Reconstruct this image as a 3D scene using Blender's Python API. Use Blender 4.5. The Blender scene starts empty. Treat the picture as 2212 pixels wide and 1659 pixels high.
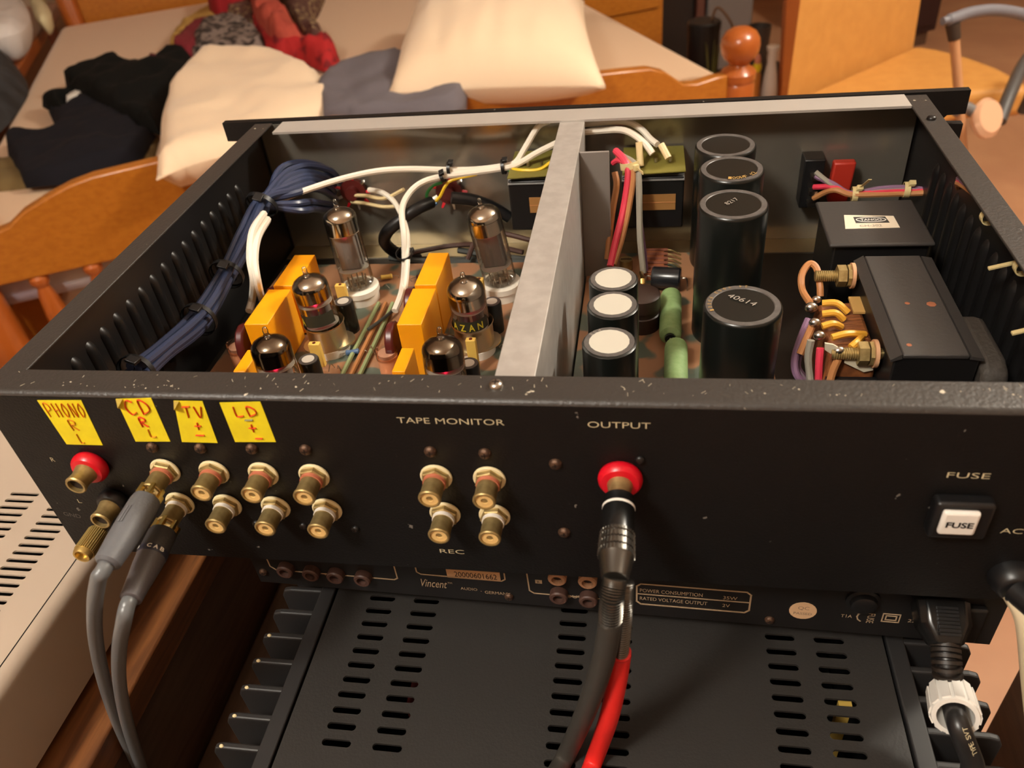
import bpy, bmesh, math, random
from mathutils import Vector, Matrix, noise, geometry
random.seed(4)
S = bpy.context.scene
COL = S.collection
R_ = math.radians

# ------------------------------------------------------------------ camera
W_PX, H_PX, F_PX = 2212.0, 1659.0, 1723.55
CAM = Vector((0.27315, -0.21857, 0.18398))
ROT = Matrix(((0.9853, -0.0145, 0.1701), (0.1418, 0.6243, -0.7682), (-0.0950, 0.7810, 0.6172)))
cd = bpy.data.cameras.new('camera'); cam = bpy.data.objects.new('camera', cd); COL.objects.link(cam)
cam.matrix_world = Matrix.Translation(CAM) @ ROT.to_4x4()
cd.sensor_fit = 'HORIZONTAL'; cd.sensor_width = 36.0; cd.lens = F_PX / W_PX * 36.0
cd.clip_start = 0.01; cd.clip_end = 40
cd.dof.use_dof = True; cd.dof.focus_distance = 0.405; cd.dof.aperture_fstop = 13.0
S.camera = cam

# ------------------------------------------------------------------ light and exposure
S.view_settings.view_transform = 'Standard'; S.view_settings.look = 'None'
S.view_settings.gamma = 1.0; S.view_settings.use_curve_mapping = False
S.view_settings.exposure = 0.75
S.cycles.use_denoising = True
wd = bpy.data.worlds.new('world'); S.world = wd; wd.use_nodes = True
wd.node_tree.nodes['Background'].inputs[0].default_value = (0.75, 0.55, 0.38, 1)
wd.node_tree.nodes['Background'].inputs[1].default_value = 0.05

def lamp(name, loc, radius, watts, col):
    l = bpy.data.lights.new(name, 'POINT'); l.shadow_soft_size = radius; l.energy = watts; l.color = col
    o = bpy.data.objects.new(name, l); COL.objects.link(o); o.location = loc
    return o
lamp('ceiling_lamp_light', (-0.42, -0.88, 1.31), 0.13, 46, (1.0, 0.95, 0.86))
lamp('side_lamp_light', (1.65, 0.95, 1.14), 0.12, 62, (1.0, 0.92, 0.79))

# ------------------------------------------------------------------ geometry of the photograph: pixel ray onto a real plane
def ray(px, py): return ROT @ Vector(((px - 1106) / F_PX, -(py - 829.5) / F_PX, -1.0))
def _ax(px, py, a, v):
    r = ray(px, py); return CAM + r * ((v - CAM[a]) / r[a])
def Px(px, py, v): return _ax(px, py, 0, v)
def Py(px, py, v): return _ax(px, py, 1, v)
def Pz(px, py, v): return _ax(px, py, 2, v)
def Pp(px, py, p0, n):
    r = ray(px, py); return CAM + r * ((p0 - CAM).dot(n) / r.dot(n))
BA = Vector((-0.88, 0.95, 0)); BU = Vector((0.8965, 0.443, 0)); BN = Vector((-0.443, 0.8965, 0))   # foot of the bed, its axes
def bed(s, t, z): return BA + BU * s + BN * t + Vector((0, 0, z))

# ------------------------------------------------------------------ materials
def lin(c):
    o = []
    for x in c[:3]:
        x = x / 255.0
        o.append(x / 12.92 if x <= 0.04045 else ((x + 0.055) / 1.055) ** 2.4)
    return (o[0], o[1], o[2], 1)
MATS = {}
def mat(name, c, rough=0.5, metal=0.0, c2=None, scale=40.0, stretch=(1, 1, 1), rotz=0.0, lo=0.35, hi=0.65, bump=0.0, bscale=None,
        spec=0.5, coat=0.0, sheen=0.0, emit=None, detail=4.0, rvar=0.0, distort=0.0, spots=None):
    if name in MATS: return MATS[name]
    m = bpy.data.materials.new(name); m.use_nodes = True; MATS[name] = m
    nt = m.node_tree; N = nt.nodes; L = nt.links; b = N['Principled BSDF']
    b.inputs['Base Color'].default_value = lin(c); b.inputs['Roughness'].default_value = rough
    b.inputs['Metallic'].default_value = metal; b.inputs['Specular IOR Level'].default_value = spec
    b.inputs['Coat Weight'].default_value = coat; b.inputs['Coat Roughness'].default_value = 0.15
    if sheen: b.inputs['Sheen Weight'].default_value = sheen
    if emit:
        b.inputs['Emission Color'].default_value = lin(emit[0]); b.inputs['Emission Strength'].default_value = emit[1]
    if c2 or bump or rvar or spots:
        tc = N.new('ShaderNodeTexCoord'); mp = N.new('ShaderNodeMapping')
        L.new(tc.outputs['Object'], mp.inputs[0]); mp.inputs['Scale'].default_value = stretch; mp.inputs['Rotation'].default_value = (0, 0, rotz)
        nz = N.new('ShaderNodeTexNoise'); nz.inputs['Scale'].default_value = scale; nz.inputs['Detail'].default_value = detail
        nz.inputs['Distortion'].default_value = distort
        L.new(mp.outputs[0], nz.inputs['Vector'])
        last = None
        if c2:
            rp = N.new('ShaderNodeValToRGB'); rp.color_ramp.elements[0].position = lo; rp.color_ramp.elements[1].position = hi
            rp.color_ramp.elements[0].color = lin(c); rp.color_ramp.elements[1].color = lin(c2)
            L.new(nz.outputs['Fac'], rp.inputs[0]); last = rp.outputs[0]; L.new(last, b.inputs['Base Color'])
        if spots:                                                  # worn or dusty flecks: colour, scale, threshold
            n2 = N.new('ShaderNodeTexNoise'); n2.inputs['Scale'].default_value = spots[1]; n2.inputs['Detail'].default_value = 3
            L.new(tc.outputs['Object'], n2.inputs['Vector'])
            r2 = N.new('ShaderNodeValToRGB'); r2.color_ramp.elements[0].position = spots[2]; r2.color_ramp.elements[1].position = spots[2] + 0.02
            L.new(n2.outputs['Fac'], r2.inputs[0])
            mx = N.new('ShaderNodeMix'); mx.data_type = 'RGBA'; L.new(r2.outputs[0], mx.inputs[0])
            mx.inputs[6].default_value = lin(c)
            if last: L.new(last, mx.inputs[6])
            mx.inputs[7].default_value = lin(spots[0]); L.new(mx.outputs[2], b.inputs['Base Color'])
        if rvar:
            mr = N.new('ShaderNodeMapRange'); mr.inputs[3].default_value = max(0.02, rough - rvar); mr.inputs[4].default_value = rough + rvar
            L.new(nz.outputs['Fac'], mr.inputs[0]); L.new(mr.outputs[0], b.inputs['Roughness'])
        if bump:
            bn = N.new('ShaderNodeBump'); bn.inputs['Strength'].default_value = bump; bn.inputs['Distance'].default_value = 0.002
            if bscale:
                n3 = N.new('ShaderNodeTexNoise'); n3.inputs['Scale'].default_value = bscale; n3.inputs['Detail'].default_value = 3
                L.new(mp.outputs[0], n3.inputs['Vector']); L.new(n3.outputs['Fac'], bn.inputs['Height'])
            else: L.new(nz.outputs['Fac'], bn.inputs['Height'])
            L.new(bn.outputs[0], b.inputs['Normal'])
    return m
def glass(name, tint=(255, 255, 255), rough=0.02):
    m = bpy.data.materials.new(name); m.use_nodes = True; nt = m.node_tree; N = nt.nodes; L = nt.links
    for n in list(N): N.remove(n)
    o = N.new('ShaderNodeOutputMaterial'); mx = N.new('ShaderNodeMixShader'); t = N.new('ShaderNodeBsdfTransparent'); g = N.new('ShaderNodeBsdfGlossy')
    t.inputs[0].default_value = lin(tint); g.inputs['Roughness'].default_value = rough
    lw = N.new('ShaderNodeLayerWeight'); lw.inputs[0].default_value = 0.22
    rp = N.new('ShaderNodeMapRange'); rp.inputs[3].default_value = 0.035; rp.inputs[4].default_value = 0.85
    L.new(lw.outputs['Fresnel'], rp.inputs[0]); L.new(rp.outputs[0], mx.inputs[0]); L.new(t.outputs[0], mx.inputs[1]); L.new(g.outputs[0], mx.inputs[2])
    L.new(mx.outputs[0], o.inputs[0]); MATS[name] = m
    return m

BLACKP = mat('matte black paint', (17, 16, 16), 0.45, spec=0.25, bump=0.12, bscale=900, spots=((110, 105, 98), 170, 0.735))
BLACKRIM = mat('worn lit black paint', (50, 46, 43), 0.42, spec=0.5, bump=0.15, bscale=700, spots=((190, 180, 160), 120, 0.715))  # worn flecks over a base greyed to hold the light on top faces
BLACKIN = mat('black steel inside', (22, 21, 21), 0.38, spec=0.45)
ALU = mat('brushed aluminium', (196, 193, 188), 0.42, 0.6, c2=(208, 205, 200), scale=160, rvar=0.08, bump=0.03)
ALUSIDE = mat('aluminium strip', (206, 202, 196), 0.45, 0.6, rvar=0.08, scale=90)
MIRROR = mat('polished aluminium plate', (152, 146, 134), 0.20, 0.72, c2=(164, 157, 144), scale=14, rvar=0.06)
ZINC = mat('zinc lip', (196, 180, 146), 0.45, 1.0)
DARKFLOOR = mat('dark chassis floor', (46, 40, 34), 0.42, 0.4)
PCB = mat('circuit board', (156, 112, 80), 0.45, c2=(82, 92, 80), scale=46, lo=0.52, hi=0.58, detail=1.5, coat=0.2)
ORANGE = mat('orange film capacitor', (240, 158, 8), 0.42, spec=0.45)
CERAM = mat('white ceramic', (226, 220, 206), 0.32)
CREAM = mat('aged cream nylon', (226, 212, 168), 0.45)
BRASS = mat('dull brass', (190, 168, 116), 0.42, 0.75, c2=(164, 142, 92), scale=300, rvar=0.08)
GOLD = mat('gold plating', (218, 188, 112), 0.28, 1.0)
HOLE = mat('dark hole', (34, 20, 10), 0.8)
INSUL = mat('cream insulator', (226, 190, 124), 0.5)
RED = mat('red plastic', (206, 14, 34), 0.33, spec=0.5)
FADED = mat('faded red ring', (190, 112, 84), 0.6)
WHITEP = mat('white plastic', (232, 228, 220), 0.42)
WHITEV = mat('white vent', (226, 222, 212), 0.5)
BLACKPL = mat('black plastic', (20, 20, 21), 0.38)
RUST = mat('rusty screw', (104, 78, 60), 0.5, 0.6, c2=(64, 46, 38), scale=600, bump=0.3)
STEEL = mat('bright steel', (190, 184, 174), 0.28, 1.0)
PRINT = mat('silkscreen print', (206, 194, 158), 0.6)
DIMPRINT = mat('beige print', (176, 152, 122), 0.7)
YELLOWPAPER = mat('yellow paper', (240, 224, 24), 0.7, c2=(230, 212, 26), scale=120)
REDPEN = mat('red felt pen', (208, 62, 12), 0.8)
PALEPEN = mat('faded red felt pen', (206, 132, 20), 0.8)
GREYPVC = mat('grey cable sheath', (100, 102, 104), 0.32, spec=0.5)
GREYPLUG = mat('grey rubber plug', (92, 93, 97), 0.5, bump=0.1, bscale=900)
DARKPLUG = mat('dark grey rubber plug', (56, 54, 55), 0.5, bump=0.1, bscale=900)
MIDPLUG = mat('brown grey rubber sleeve', (80, 75, 77), 0.5, bump=0.1, bscale=900)
CAPBLACK = mat('black capacitor sleeve', (17, 20, 18), 0.28, spec=0.5)
CAPTOP = mat('grey capacitor top', (78, 74, 72), 0.40, c2=(92, 88, 85), scale=240, bump=0.1)
WHITETOP = mat('white vent disc', (184, 179, 166), 0.6)
DARKRED = mat('brown red dipped capacitor', (84, 28, 24), 0.35)
OLIVE = mat('olive insulating card', (118, 110, 46), 0.55)
YELWIRE = mat('yellow wire', (236, 196, 40), 0.4)
GREENWIRE = mat('green wire', (56, 158, 84), 0.4)
WHITEWIRE = mat('white wire', (236, 228, 212), 0.38)
CREAMWIRE = mat('cream wire', (222, 200, 150), 0.45)
BLUEWIRE = mat('blue coax', (48, 57, 84), 0.34, spec=0.6)
REDWIRE = mat('red wire', (222, 62, 84), 0.4)
BROWNWIRE = mat('tan wire', (182, 124, 76), 0.5)
GREYWIRE = mat('grey wire', (148, 142, 128), 0.45)
PURPLEWIRE = mat('purple wire', (136, 104, 132), 0.45)
DARKWIRE = mat('dark grey wire', (58, 60, 56), 0.5)
SAGE = mat('sage green wire', (142, 156, 110), 0.5)
GREENRES = mat('green enamel', (126, 156, 98), 0.6, c2=(140, 168, 112), scale=300)
COPPER = mat('copper winding', (232, 160, 116), 0.35, 0.25, scale=900, stretch=(1, 1, 8), bump=0.3)
TANRES = mat('tan ceramic', (214, 176, 84), 0.5)
TIECREAM = mat('aged nylon tie', (214, 194, 140), 0.45)
BOXBEIGE = mat('beige painted steel', (186, 170, 152), 0.5, spec=0.4)
DARKWOOD = mat('dark brown wood', (98, 73, 55), 0.5, c2=(79, 57, 42), scale=18, stretch=(6, 0.6, 6), distort=1.0)
SHELFWOOD = mat('shelf wood', (128, 80, 42), 0.45, c2=(92, 54, 28), scale=26, stretch=(7, 0.5, 7), distort=0.8)
BEDWOOD = mat('orange pine', (182, 112, 34), 0.36, c2=(166, 97, 24), scale=9, stretch=(1.2, 16, 14), rotz=-R_(26.3), lo=0.3, hi=0.7, coat=0.25, distort=0.4)
REDWOOD = mat('red brown turned wood', (178, 94, 36), 0.28, c2=(158, 80, 28), scale=12, coat=0.4)
SHEET = mat('beige sheet', (214, 180, 146), 0.85, bump=0.12, scale=6, sheen=0.2)
PILLOW = mat('cream pillowcase', (240, 214, 182), 0.85, scale=20, stretch=(1, 6, 1), bump=0.2, sheen=0.2)
BLUEGREY = mat('blue grey cloth', (104, 98, 104), 0.9, scale=60, bump=0.3)
NAVY = mat('navy cloth', (24, 23, 29), 0.95, scale=40, bump=0.4, spec=0.2)
BLACKCLOTH = mat('black cloth', (12, 12, 10), 0.95, spec=0.2, scale=40, bump=0.4)
OLIVECLOTH = mat('olive cloth', (112, 92, 54), 0.9)
MUSTARD = mat('mustard cloth', (196, 156, 80), 0.9, c2=(170, 130, 62), scale=40, bump=0.4)
BURG = mat('burgundy cloth', (122, 30, 40), 0.9, scale=50, bump=0.4)
DEEPRED = mat('deep red cloth', (140, 12, 20), 0.9, bump=0.3)
SCARLET = mat('scarlet cloth', (182, 34, 36), 0.85, c2=(120, 18, 24), scale=26, lo=0.5, hi=0.62, bump=0.4)
CORAL = mat('coral cloth', (186, 80, 62), 0.88, c2=(160, 62, 48), scale=30, bump=0.5)
LATTICE = mat('grey patterned cloth', (128, 112, 104), 0.9, c2=(52, 42, 38), scale=46, lo=0.5, hi=0.56, detail=1, bump=0.3)
BROWNLAT = mat('brown flecked cloth', (92, 58, 50), 0.9, c2=(150, 126, 92), scale=60, lo=0.54, hi=0.6, detail=1, bump=0.3)
LEATHER = mat('tan orange leather', (206, 148, 76), 0.45, c2=(198, 140, 70), scale=30, bump=0.05)
PLY = mat('dark orange plywood edge', (126, 62, 18), 0.4)
FLOORM = mat('warm tile floor', (196, 146, 108), 0.5, c2=(182, 132, 98), scale=5)
WALLM = mat('tan wall plaster', (176, 148, 122), 0.85, bump=0.05, scale=40)
CEILM = mat('ceiling plaster', (236, 230, 220), 0.9)
SATIN = mat('satin black steel', (56, 53, 51), 0.42, spec=0.5, bump=0.05, bscale=500)
TUBEGLASS = glass('clear tube glass', (246, 244, 238), 0.03)
GETTER = mat('silver getter', (208, 202, 194), 0.15, 1.0)
DARKGETTER = mat('dark getter', (150, 138, 124), 0.14, 1.0)
ANODE = mat('grey anode', (132, 130, 130), 0.5, 0.2)
MICA = mat('mica spacer', (200, 194, 182), 0.4)
HEATER = mat('heater glow', (250, 40, 70), 0.5, emit=((255, 40, 80), 8.0))
LENS = glass('clear acrylic', (255, 246, 240), 0.05)

# ------------------------------------------------------------------ mesh helpers
def catmull(pts, sub=5):
    P = [Vector(p) for p in pts]
    if len(P) < 3: return P
    out = []
    for i in range(len(P) - 1):
        p0 = P[i - 1] if i else P[0] * 2 - P[1]
        p1, p2 = P[i], P[i + 1]
        p3 = P[i + 2] if i + 2 < len(P) else p2 * 2 - p1
        for k in range(sub):
            t = k / sub
            out.append(0.5 * ((2 * p1) + (p2 - p0) * t + (2 * p0 - 5 * p1 + 4 * p2 - p3) * t * t + (3 * p1 - p0 - 3 * p2 + p3) * t ** 3))
    out.append(P[-1])
    return out
def frame(d):
    d = Vector(d).normalized(); a = Vector((0, 0, 1)) if abs(d.z) < 0.9 else Vector((1, 0, 0))
    x = d.cross(a).normalized(); return x, d.cross(x).normalized()

class MB:
    def __init__(s): s.v = []; s.f = []
    def add(s, vs, fs):
        n = len(s.v); s.v += [tuple(v) for v in vs]; s.f += [tuple(i + n for i in f) for f in fs]; return s
    def box(s, a, b):
        x0, y0, z0 = a; x1, y1, z1 = b
        return s.hexa([(x0, y0, z0), (x1, y0, z0), (x1, y1, z0), (x0, y1, z0)], [(x0, y0, z1), (x1, y0, z1), (x1, y1, z1), (x0, y1, z1)])
    def hexa(s, lo, hi):
        return s.add(list(lo) + list(hi), [(3, 2, 1, 0), (4, 5, 6, 7), (0, 1, 5, 4), (1, 2, 6, 5), (2, 3, 7, 6), (3, 0, 4, 7)])
    def prism(s, pts, vec):
        n = len(pts); v = Vector(vec); q = [Vector(p) for p in pts]
        return s.add(q + [p + v for p in q], [tuple(range(n))[::-1], tuple(range(n, 2 * n))] + [(i, (i + 1) % n, n + (i + 1) % n, n + i) for i in range(n)])
    def lathe(s, base, axis, prof, n=20, cap=(True, True), turn=0.0):
        b = Vector(base); d = Vector(axis).normalized(); x, y = frame(d); vs = []; fs = []
        for r, h in prof:
            for k in range(n):
                a = 2 * math.pi * k / n + turn; vs.append(b + d * h + (x * math.cos(a) + y * math.sin(a)) * r)
        for i in range(len(prof) - 1):
            for k in range(n):
                k2 = (k + 1) % n; fs.append((i * n + k, i * n + k2, (i + 1) * n + k2, (i + 1) * n + k))
        if cap[0]: fs.append(tuple(range(n))[::-1])
        if cap[1]: fs.append(tuple(range((len(prof) - 1) * n, len(prof) * n)))
        return s.add(vs, fs)
    def cyl(s, a, b, r0, r1=None, n=16):
        a = Vector(a); b = Vector(b); return s.lathe(a, b - a, [(r0, 0), (r0 if r1 is None else r1, (b - a).length)], n)
    def tube(s, pts, r, n=8, sub=5, flat=1.0):
        P = catmull(pts, sub); m = len(P); vs = []; fs = []
        d = (P[1] - P[0]).normalized(); x, y = frame(d)
        for i, p in enumerate(P):
            d2 = (P[min(i + 1, m - 1)] - P[max(i - 1, 0)])
            if d2.length > 1e-9:
                d2.normalize(); x = (x - d2 * x.dot(d2)).normalized(); y = d2.cross(x)
            rr = r(i / (m - 1)) if callable(r) else r
            for k in range(n):
                a = 2 * math.pi * k / n; vs.append(p + x * math.cos(a) * rr + y * math.sin(a) * rr * flat)
        for i in range(m - 1):
            for k in range(n):
                k2 = (k + 1) % n; fs.append((i * n + k, i * n + k2, (i + 1) * n + k2, (i + 1) * n + k))
        fs.append(tuple(range(n))[::-1]); fs.append(tuple(range((m - 1) * n, m * n)))
        return s.add(vs, fs)
    def ball(s, c, r, n=14, sq=(1, 1, 1)):
        vs = []; fs = []; m = n // 2
        for i in range(1, m):
            t = math.pi * i / m
            for k in range(n):
                a = 2 * math.pi * k / n; vs.append((c[0] + r * sq[0] * math.sin(t) * math.cos(a), c[1] + r * sq[1] * math.sin(t) * math.sin(a), c[2] + r * sq[2] * math.cos(t)))
        top = len(vs); vs.append((c[0], c[1], c[2] + r * sq[2])); vs.append((c[0], c[1], c[2] - r * sq[2]))
        for i in range(m - 2):
            for k in range(n):
                k2 = (k + 1) % n; fs.append((i * n + k, (i + 1) * n + k, (i + 1) * n + k2, i * n + k2))
        for k in range(n):
            k2 = (k + 1) % n; fs.append((top, k, k2)); fs.append((top + 1, (m - 2) * n + k2, (m - 2) * n + k))
        return s.add(vs, fs)
    def build(s, name, m, parent=None, smooth=True, bevel=0.0, angle=38, seg=2):
        xs = [v[0] for v in s.v]; ys = [v[1] for v in s.v]; zs = [v[2] for v in s.v]
        c = Vector(((min(xs) + max(xs)) / 2, (min(ys) + max(ys)) / 2, (min(zs) + max(zs)) / 2))
        me = bpy.data.meshes.new(name); me.from_pydata([Vector(v) - c for v in s.v], [], s.f)
        bm = bmesh.new(); bm.from_mesh(me); bmesh.ops.recalc_face_normals(bm, faces=bm.faces); bm.to_mesh(me); bm.free()
        return link(name, me, m, c, parent, smooth, bevel, angle, seg)
ORIG = {}
def link(name, me, m, c, parent=None, smooth=True, bevel=0.0, angle=38, seg=2):
    if smooth:
        me.shade_smooth(); me.set_sharp_from_angle(angle=R_(angle))
    o = bpy.data.objects.new(name, me); COL.objects.link(o); me.materials.append(m)
    if parent: o.parent = parent; o.location = c - ORIG[parent]
    else: o.location = c
    ORIG[o] = c
    if bevel:
        bv = o.modifiers.new('bevel', 'BEVEL'); bv.width = bevel; bv.segments = seg; bv.limit_method = 'ANGLE'; bv.angle_limit = R_(40)
        bv.harden_normals = False
    return o
def tag(o, label=None, cat=None, group=None, kind=None):
    if label: o['label'] = label
    if cat: o['category'] = cat
    if group: o['group'] = group
    if kind: o['kind'] = kind
    return o
def thing(name, loc, label, cat, group=None, local=False, rz=0.0):
    o = bpy.data.objects.new(name, None); COL.objects.link(o); o.location = loc; o.rotation_euler = (0, 0, rz); o.empty_display_size = 0.01
    ORIG[o] = Vector((0, 0, 0)) if local else Vector(loc)
    return tag(o, label, cat, group)
def box(name, a, b, m, parent=None, bevel=0.0, seg=2): return MB().box(a, b).build(name, m, parent, bevel=bevel, seg=seg)
def wire(name, pts, r, m, parent, n=8, label=None, sub=5):
    o = MB().tube(pts, r, n, sub).build(name, m, parent)
    if label: o['label'] = label
    return o
def text(name, s, m, parent, o, xv, yv, nrm, thick=0.00012, bold=0.0, shear=0.0):
    """lettering fitted to the rectangle o + xv, yv, lying along the normal nrm"""
    cu = bpy.data.curves.new(name, 'FONT'); cu.body = s; cu.size = 1; cu.offset = bold; cu.shear = shear; cu.resolution_u = 3
    t = bpy.data.objects.new(name, cu); COL.objects.link(t)
    dg = bpy.context.evaluated_depsgraph_get(); dg.update()
    me = bpy.data.meshes.new_from_object(t.evaluated_get(dg)); bpy.data.objects.remove(t)
    xs = [v.co.x for v in me.vertices]; ys = [v.co.y for v in me.vertices]
    x0, x1, y0, y1 = min(xs), max(xs), min(ys), max(ys); o = Vector(o); xv = Vector(xv); yv = Vector(yv); nv = Vector(nrm).normalized() * thick
    b = MB()
    vs = [o + xv * ((v.co.x - x0) / (x1 - x0)) + yv * ((v.co.y - y0) / (y1 - y0)) + nv for v in me.vertices]
    b.add(vs, [tuple(p.vertices) for p in me.polygons]); bpy.data.meshes.remove(me)
    return b.build(name, m, parent, smooth=False)

# ------------------------------------------------------------------ the setting
def quadwall(name, s0, t0, s1, t1, z0, z1, th, m):
    a = bed(s0, t0, z0); b_ = bed(s1, t1, z0); d = (b_ - a).normalized(); n = Vector((-d.y, d.x, 0)) * th
    o = MB().hexa([a, b_, b_ + n, a + n], [p + Vector((0, 0, z1 - z0)) for p in (a, b_, b_ + n, a + n)]).build(name, m); o['kind'] = 'structure'; return o
ZF, ZC = -1.0, 1.45
o = MB().hexa([bed(-1.7, -3.3, ZF - 0.05), bed(4.3, -3.3, ZF - 0.05), bed(4.3, 2.6, ZF - 0.05), bed(-1.7, 2.6, ZF - 0.05)],
              [bed(-1.7, -3.3, ZF), bed(4.3, -3.3, ZF), bed(4.3, 2.6, ZF), bed(-1.7, 2.6, ZF)]).build('floor', FLOORM); o['kind'] = 'structure'
o = MB().hexa([bed(-1.7, -3.3, ZC), bed(4.3, -3.3, ZC), bed(4.3, 2.6, ZC), bed(-1.7, 2.6, ZC)],
              [bed(-1.7, -3.3, ZC + .05), bed(4.3, -3.3, ZC + .05), bed(4.3, 2.6, ZC + .05), bed(-1.7, 2.6, ZC + .05)]).build('ceiling', CEILM); o['kind'] = 'structure'
quadwall('wall_back', -1.7, 2.6, 4.3, 2.6, ZF, ZC, 0.05, WALLM)
quadwall('wall_left', -1.7, -3.3, -1.7, 2.6, ZF, ZC, 0.05, WALLM)
quadwall('wall_right', 4.3, 2.6, 4.3, -3.3, ZF, ZC, 0.05, WALLM)
quadwall('wall_front', 4.3, -3.3, -1.7, -3.3, ZF, ZC, 0.05, WALLM)
bb = quadwall('baseboard_back', -1.7, 2.588, 4.3, 2.588, ZF, ZF + 0.08, 0.012, SHELFWOOD)

def bbox_(name, s0, s1, t0, t1, z0, z1, m, parent=None, bevel=0.0):      # a box squared to the bed
    return MB().hexa([bed(s0, t0, z0), bed(s1, t0, z0), bed(s1, t1, z0), bed(s0, t1, z0)],
                     [bed(s0, t0, z1), bed(s1, t0, z1), bed(s1, t1, z1), bed(s0, t1, z1)]).build(name, m, parent, bevel=bevel)

# ------------------------------------------------------------------ furniture under the hi-fi stack
ZSH, ZST = -0.2112, -0.312
t = thing('wooden_cabinet', (-0.35, 0.1, ZF), 'brown wooden cabinet under the beige slotted component', 'cabinet')
box('top_board', (-0.70, -0.45, ZSH - 0.022), (-0.0145, 0.215, ZSH), SHELFWOOD, t, 0.0015)
box('side_panel', (-0.036, -0.44, ZF + 0.05), (-0.0165, 0.20, ZSH - 0.022), DARKWOOD, t)
box('side_panel', (-0.70, -0.44, ZF + 0.05), (-0.68, 0.20, ZSH - 0.022), DARKWOOD, t)
box('back_panel', (-0.68, 0.185, ZF + 0.05), (-0.036, 0.20, ZSH - 0.022), DARKWOOD, t)
box('plinth', (-0.69, -0.42, ZF), (-0.03, 0.18, ZF + 0.05), DARKWOOD, t)
t = thing('audio_stand', (0.22, 0.1, ZF), 'dark brown wooden stand carrying the black finned power amplifier', 'stand')
box('top_board', (-0.0135, -0.30, ZST - 0.025), (0.440, 0.42, ZST), DARKWOOD, t, 0.0015)
for x in (0.005, 0.40):
    for y in (-0.28, 0.36):
        box('leg', (x, y, ZF), (x + 0.04, y + 0.04, ZST - 0.025), DARKWOOD, t, 0.002)
box('lower_shelf', (0.0, -0.28, -0.75), (0.45, 0.40, -0.73), DARKWOOD, t)
t = thing('dark_sideboard', (0.75, -0.15, ZF), 'dark brown wooden sideboard right of the stack, by the dangling mains plug', 'sideboard')
box('carcass', (0.5, -0.45, ZF + 0.06), (1.0, 0.095, -0.16), DARKWOOD, t, 0.002)
box('top_board', (0.495, -0.46, -0.16), (1.01, 0.10, -0.14), DARKWOOD, t, 0.002)
box('plinth', (0.52, -0.43, ZF), (0.98, 0.075, ZF + 0.06), DARKWOOD, t)

# ------------------------------------------------------------------ slotted sheets
def slot_sheet(b, xs, ys, zt, th, cells):
    """flat sheet split at xs, ys; cells maps (i,j) -> (slot half length, half width) with a rounded hole"""
    for i in range(len(xs) - 1):
        for j in range(len(ys) - 1):
            x0, x1, y0, y1 = xs[i], xs[i + 1], ys[j], ys[j + 1]
            if (i, j) not in cells:
                b.add([(x0, y0, zt), (x1, y0, zt), (x1, y1, zt), (x0, y1, zt)], [(0, 1, 2, 3)]); continue
            hl, hw = cells[(i, j)]; cx, cy = (x0 + x1) / 2, (y0 + y1) / 2; inn = []
            for k in range(12):
                a = 2 * math.pi * (k + 0.5) / 12; ux, uy = math.cos(a), math.sin(a)
                inn.append((cx + math.copysign(hl - hw, ux) + hw * ux, cy + hw * uy))
            out = []
            for k, (px, py) in enumerate(inn):
                ex = x1 if px > cx else x0; ey = y1 if py > cy else y0; q = k % 3 if (k // 3) % 2 == 0 else 2 - k % 3
                out.append((ex, py) if q == 0 else (ex, ey) if q == 1 else (px, ey))
            vs = [(p[0], p[1], zt) for p in out] + [(p[0], p[1], zt) for p in inn] + [(p[0], p[1], zt - th) for p in inn]; fs = []
            for k in range(12):
                k2 = (k + 1) % 12; fs.append((k, k2, 12 + k2, 12 + k)); fs.append((12 + k, 12 + k2, 24 + k2, 24 + k))
            b.add(vs, fs)

# ------------------------------------------------------------------ beige component on the cabinet
t = thing('beige_component', (-0.25, 0.05, ZSH), 'beige metal component with rows of black slots, left of the stack', 'component')
ZB = -0.15
xs = [-0.46, -0.4245, -0.4035, -0.390, -0.369, -0.1563, -0.1353, -0.1228, -0.1018, -0.0896, -0.0686, -0.0468]
ys = [-0.26] + [0.0795 - 0.0056 * k + 0.0028 for k in range(44, -1, -1)] + [0.165]
cells = {(i, j): (0.0100, 0.0014) for i in (5, 7, 9) for j in range(1, len(ys) - 2)}
b = MB(); slot_sheet(b, xs, ys, ZB, 0.0012, cells); b.build('slotted_lid', BOXBEIGE, t)
prof = [(-0.0466, ZB - 0.0006)] + [(-0.0466 + 0.0076 * math.sin(R_(a)), ZB - 0.0082 + 0.0076 * math.cos(R_(a))) for a in range(0, 91, 15)] + [(-0.039, ZSH + 0.006), (-0.047, ZSH + 0.006)]
MB().prism([(x, -0.262, z) for x, z in prof], (0, 0.428, 0)).build('side_cheek', BOXBEIGE, t)
prof = [(-0.5066 - x, z) for x, z in prof]
MB().prism([(x, -0.262, z) for x, z in prof], (0, 0.428, 0)).build('side_cheek', BOXBEIGE, t)
box('back_plate', (-0.46, -0.2605, ZSH + 0.006), (-0.0468, -0.2595, ZB - 0.0002), BOXBEIGE, t)
box('front_plate', (-0.46, 0.1650, ZSH + 0.006), (-0.0468, 0.1660, ZB - 0.0002), BOXBEIGE, t)
box('inner_tray', (-0.459, -0.259, ZSH + 0.006), (-0.0478, 0.164, ZSH + 0.012), BLACKIN, t)
for x in (-0.43, -0.07):
    for y in (-0.22, 0.13): MB().cyl((x, y, ZSH), (x, y, ZSH + 0.006), 0.012).build('foot', BLACKPL, t)

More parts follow.
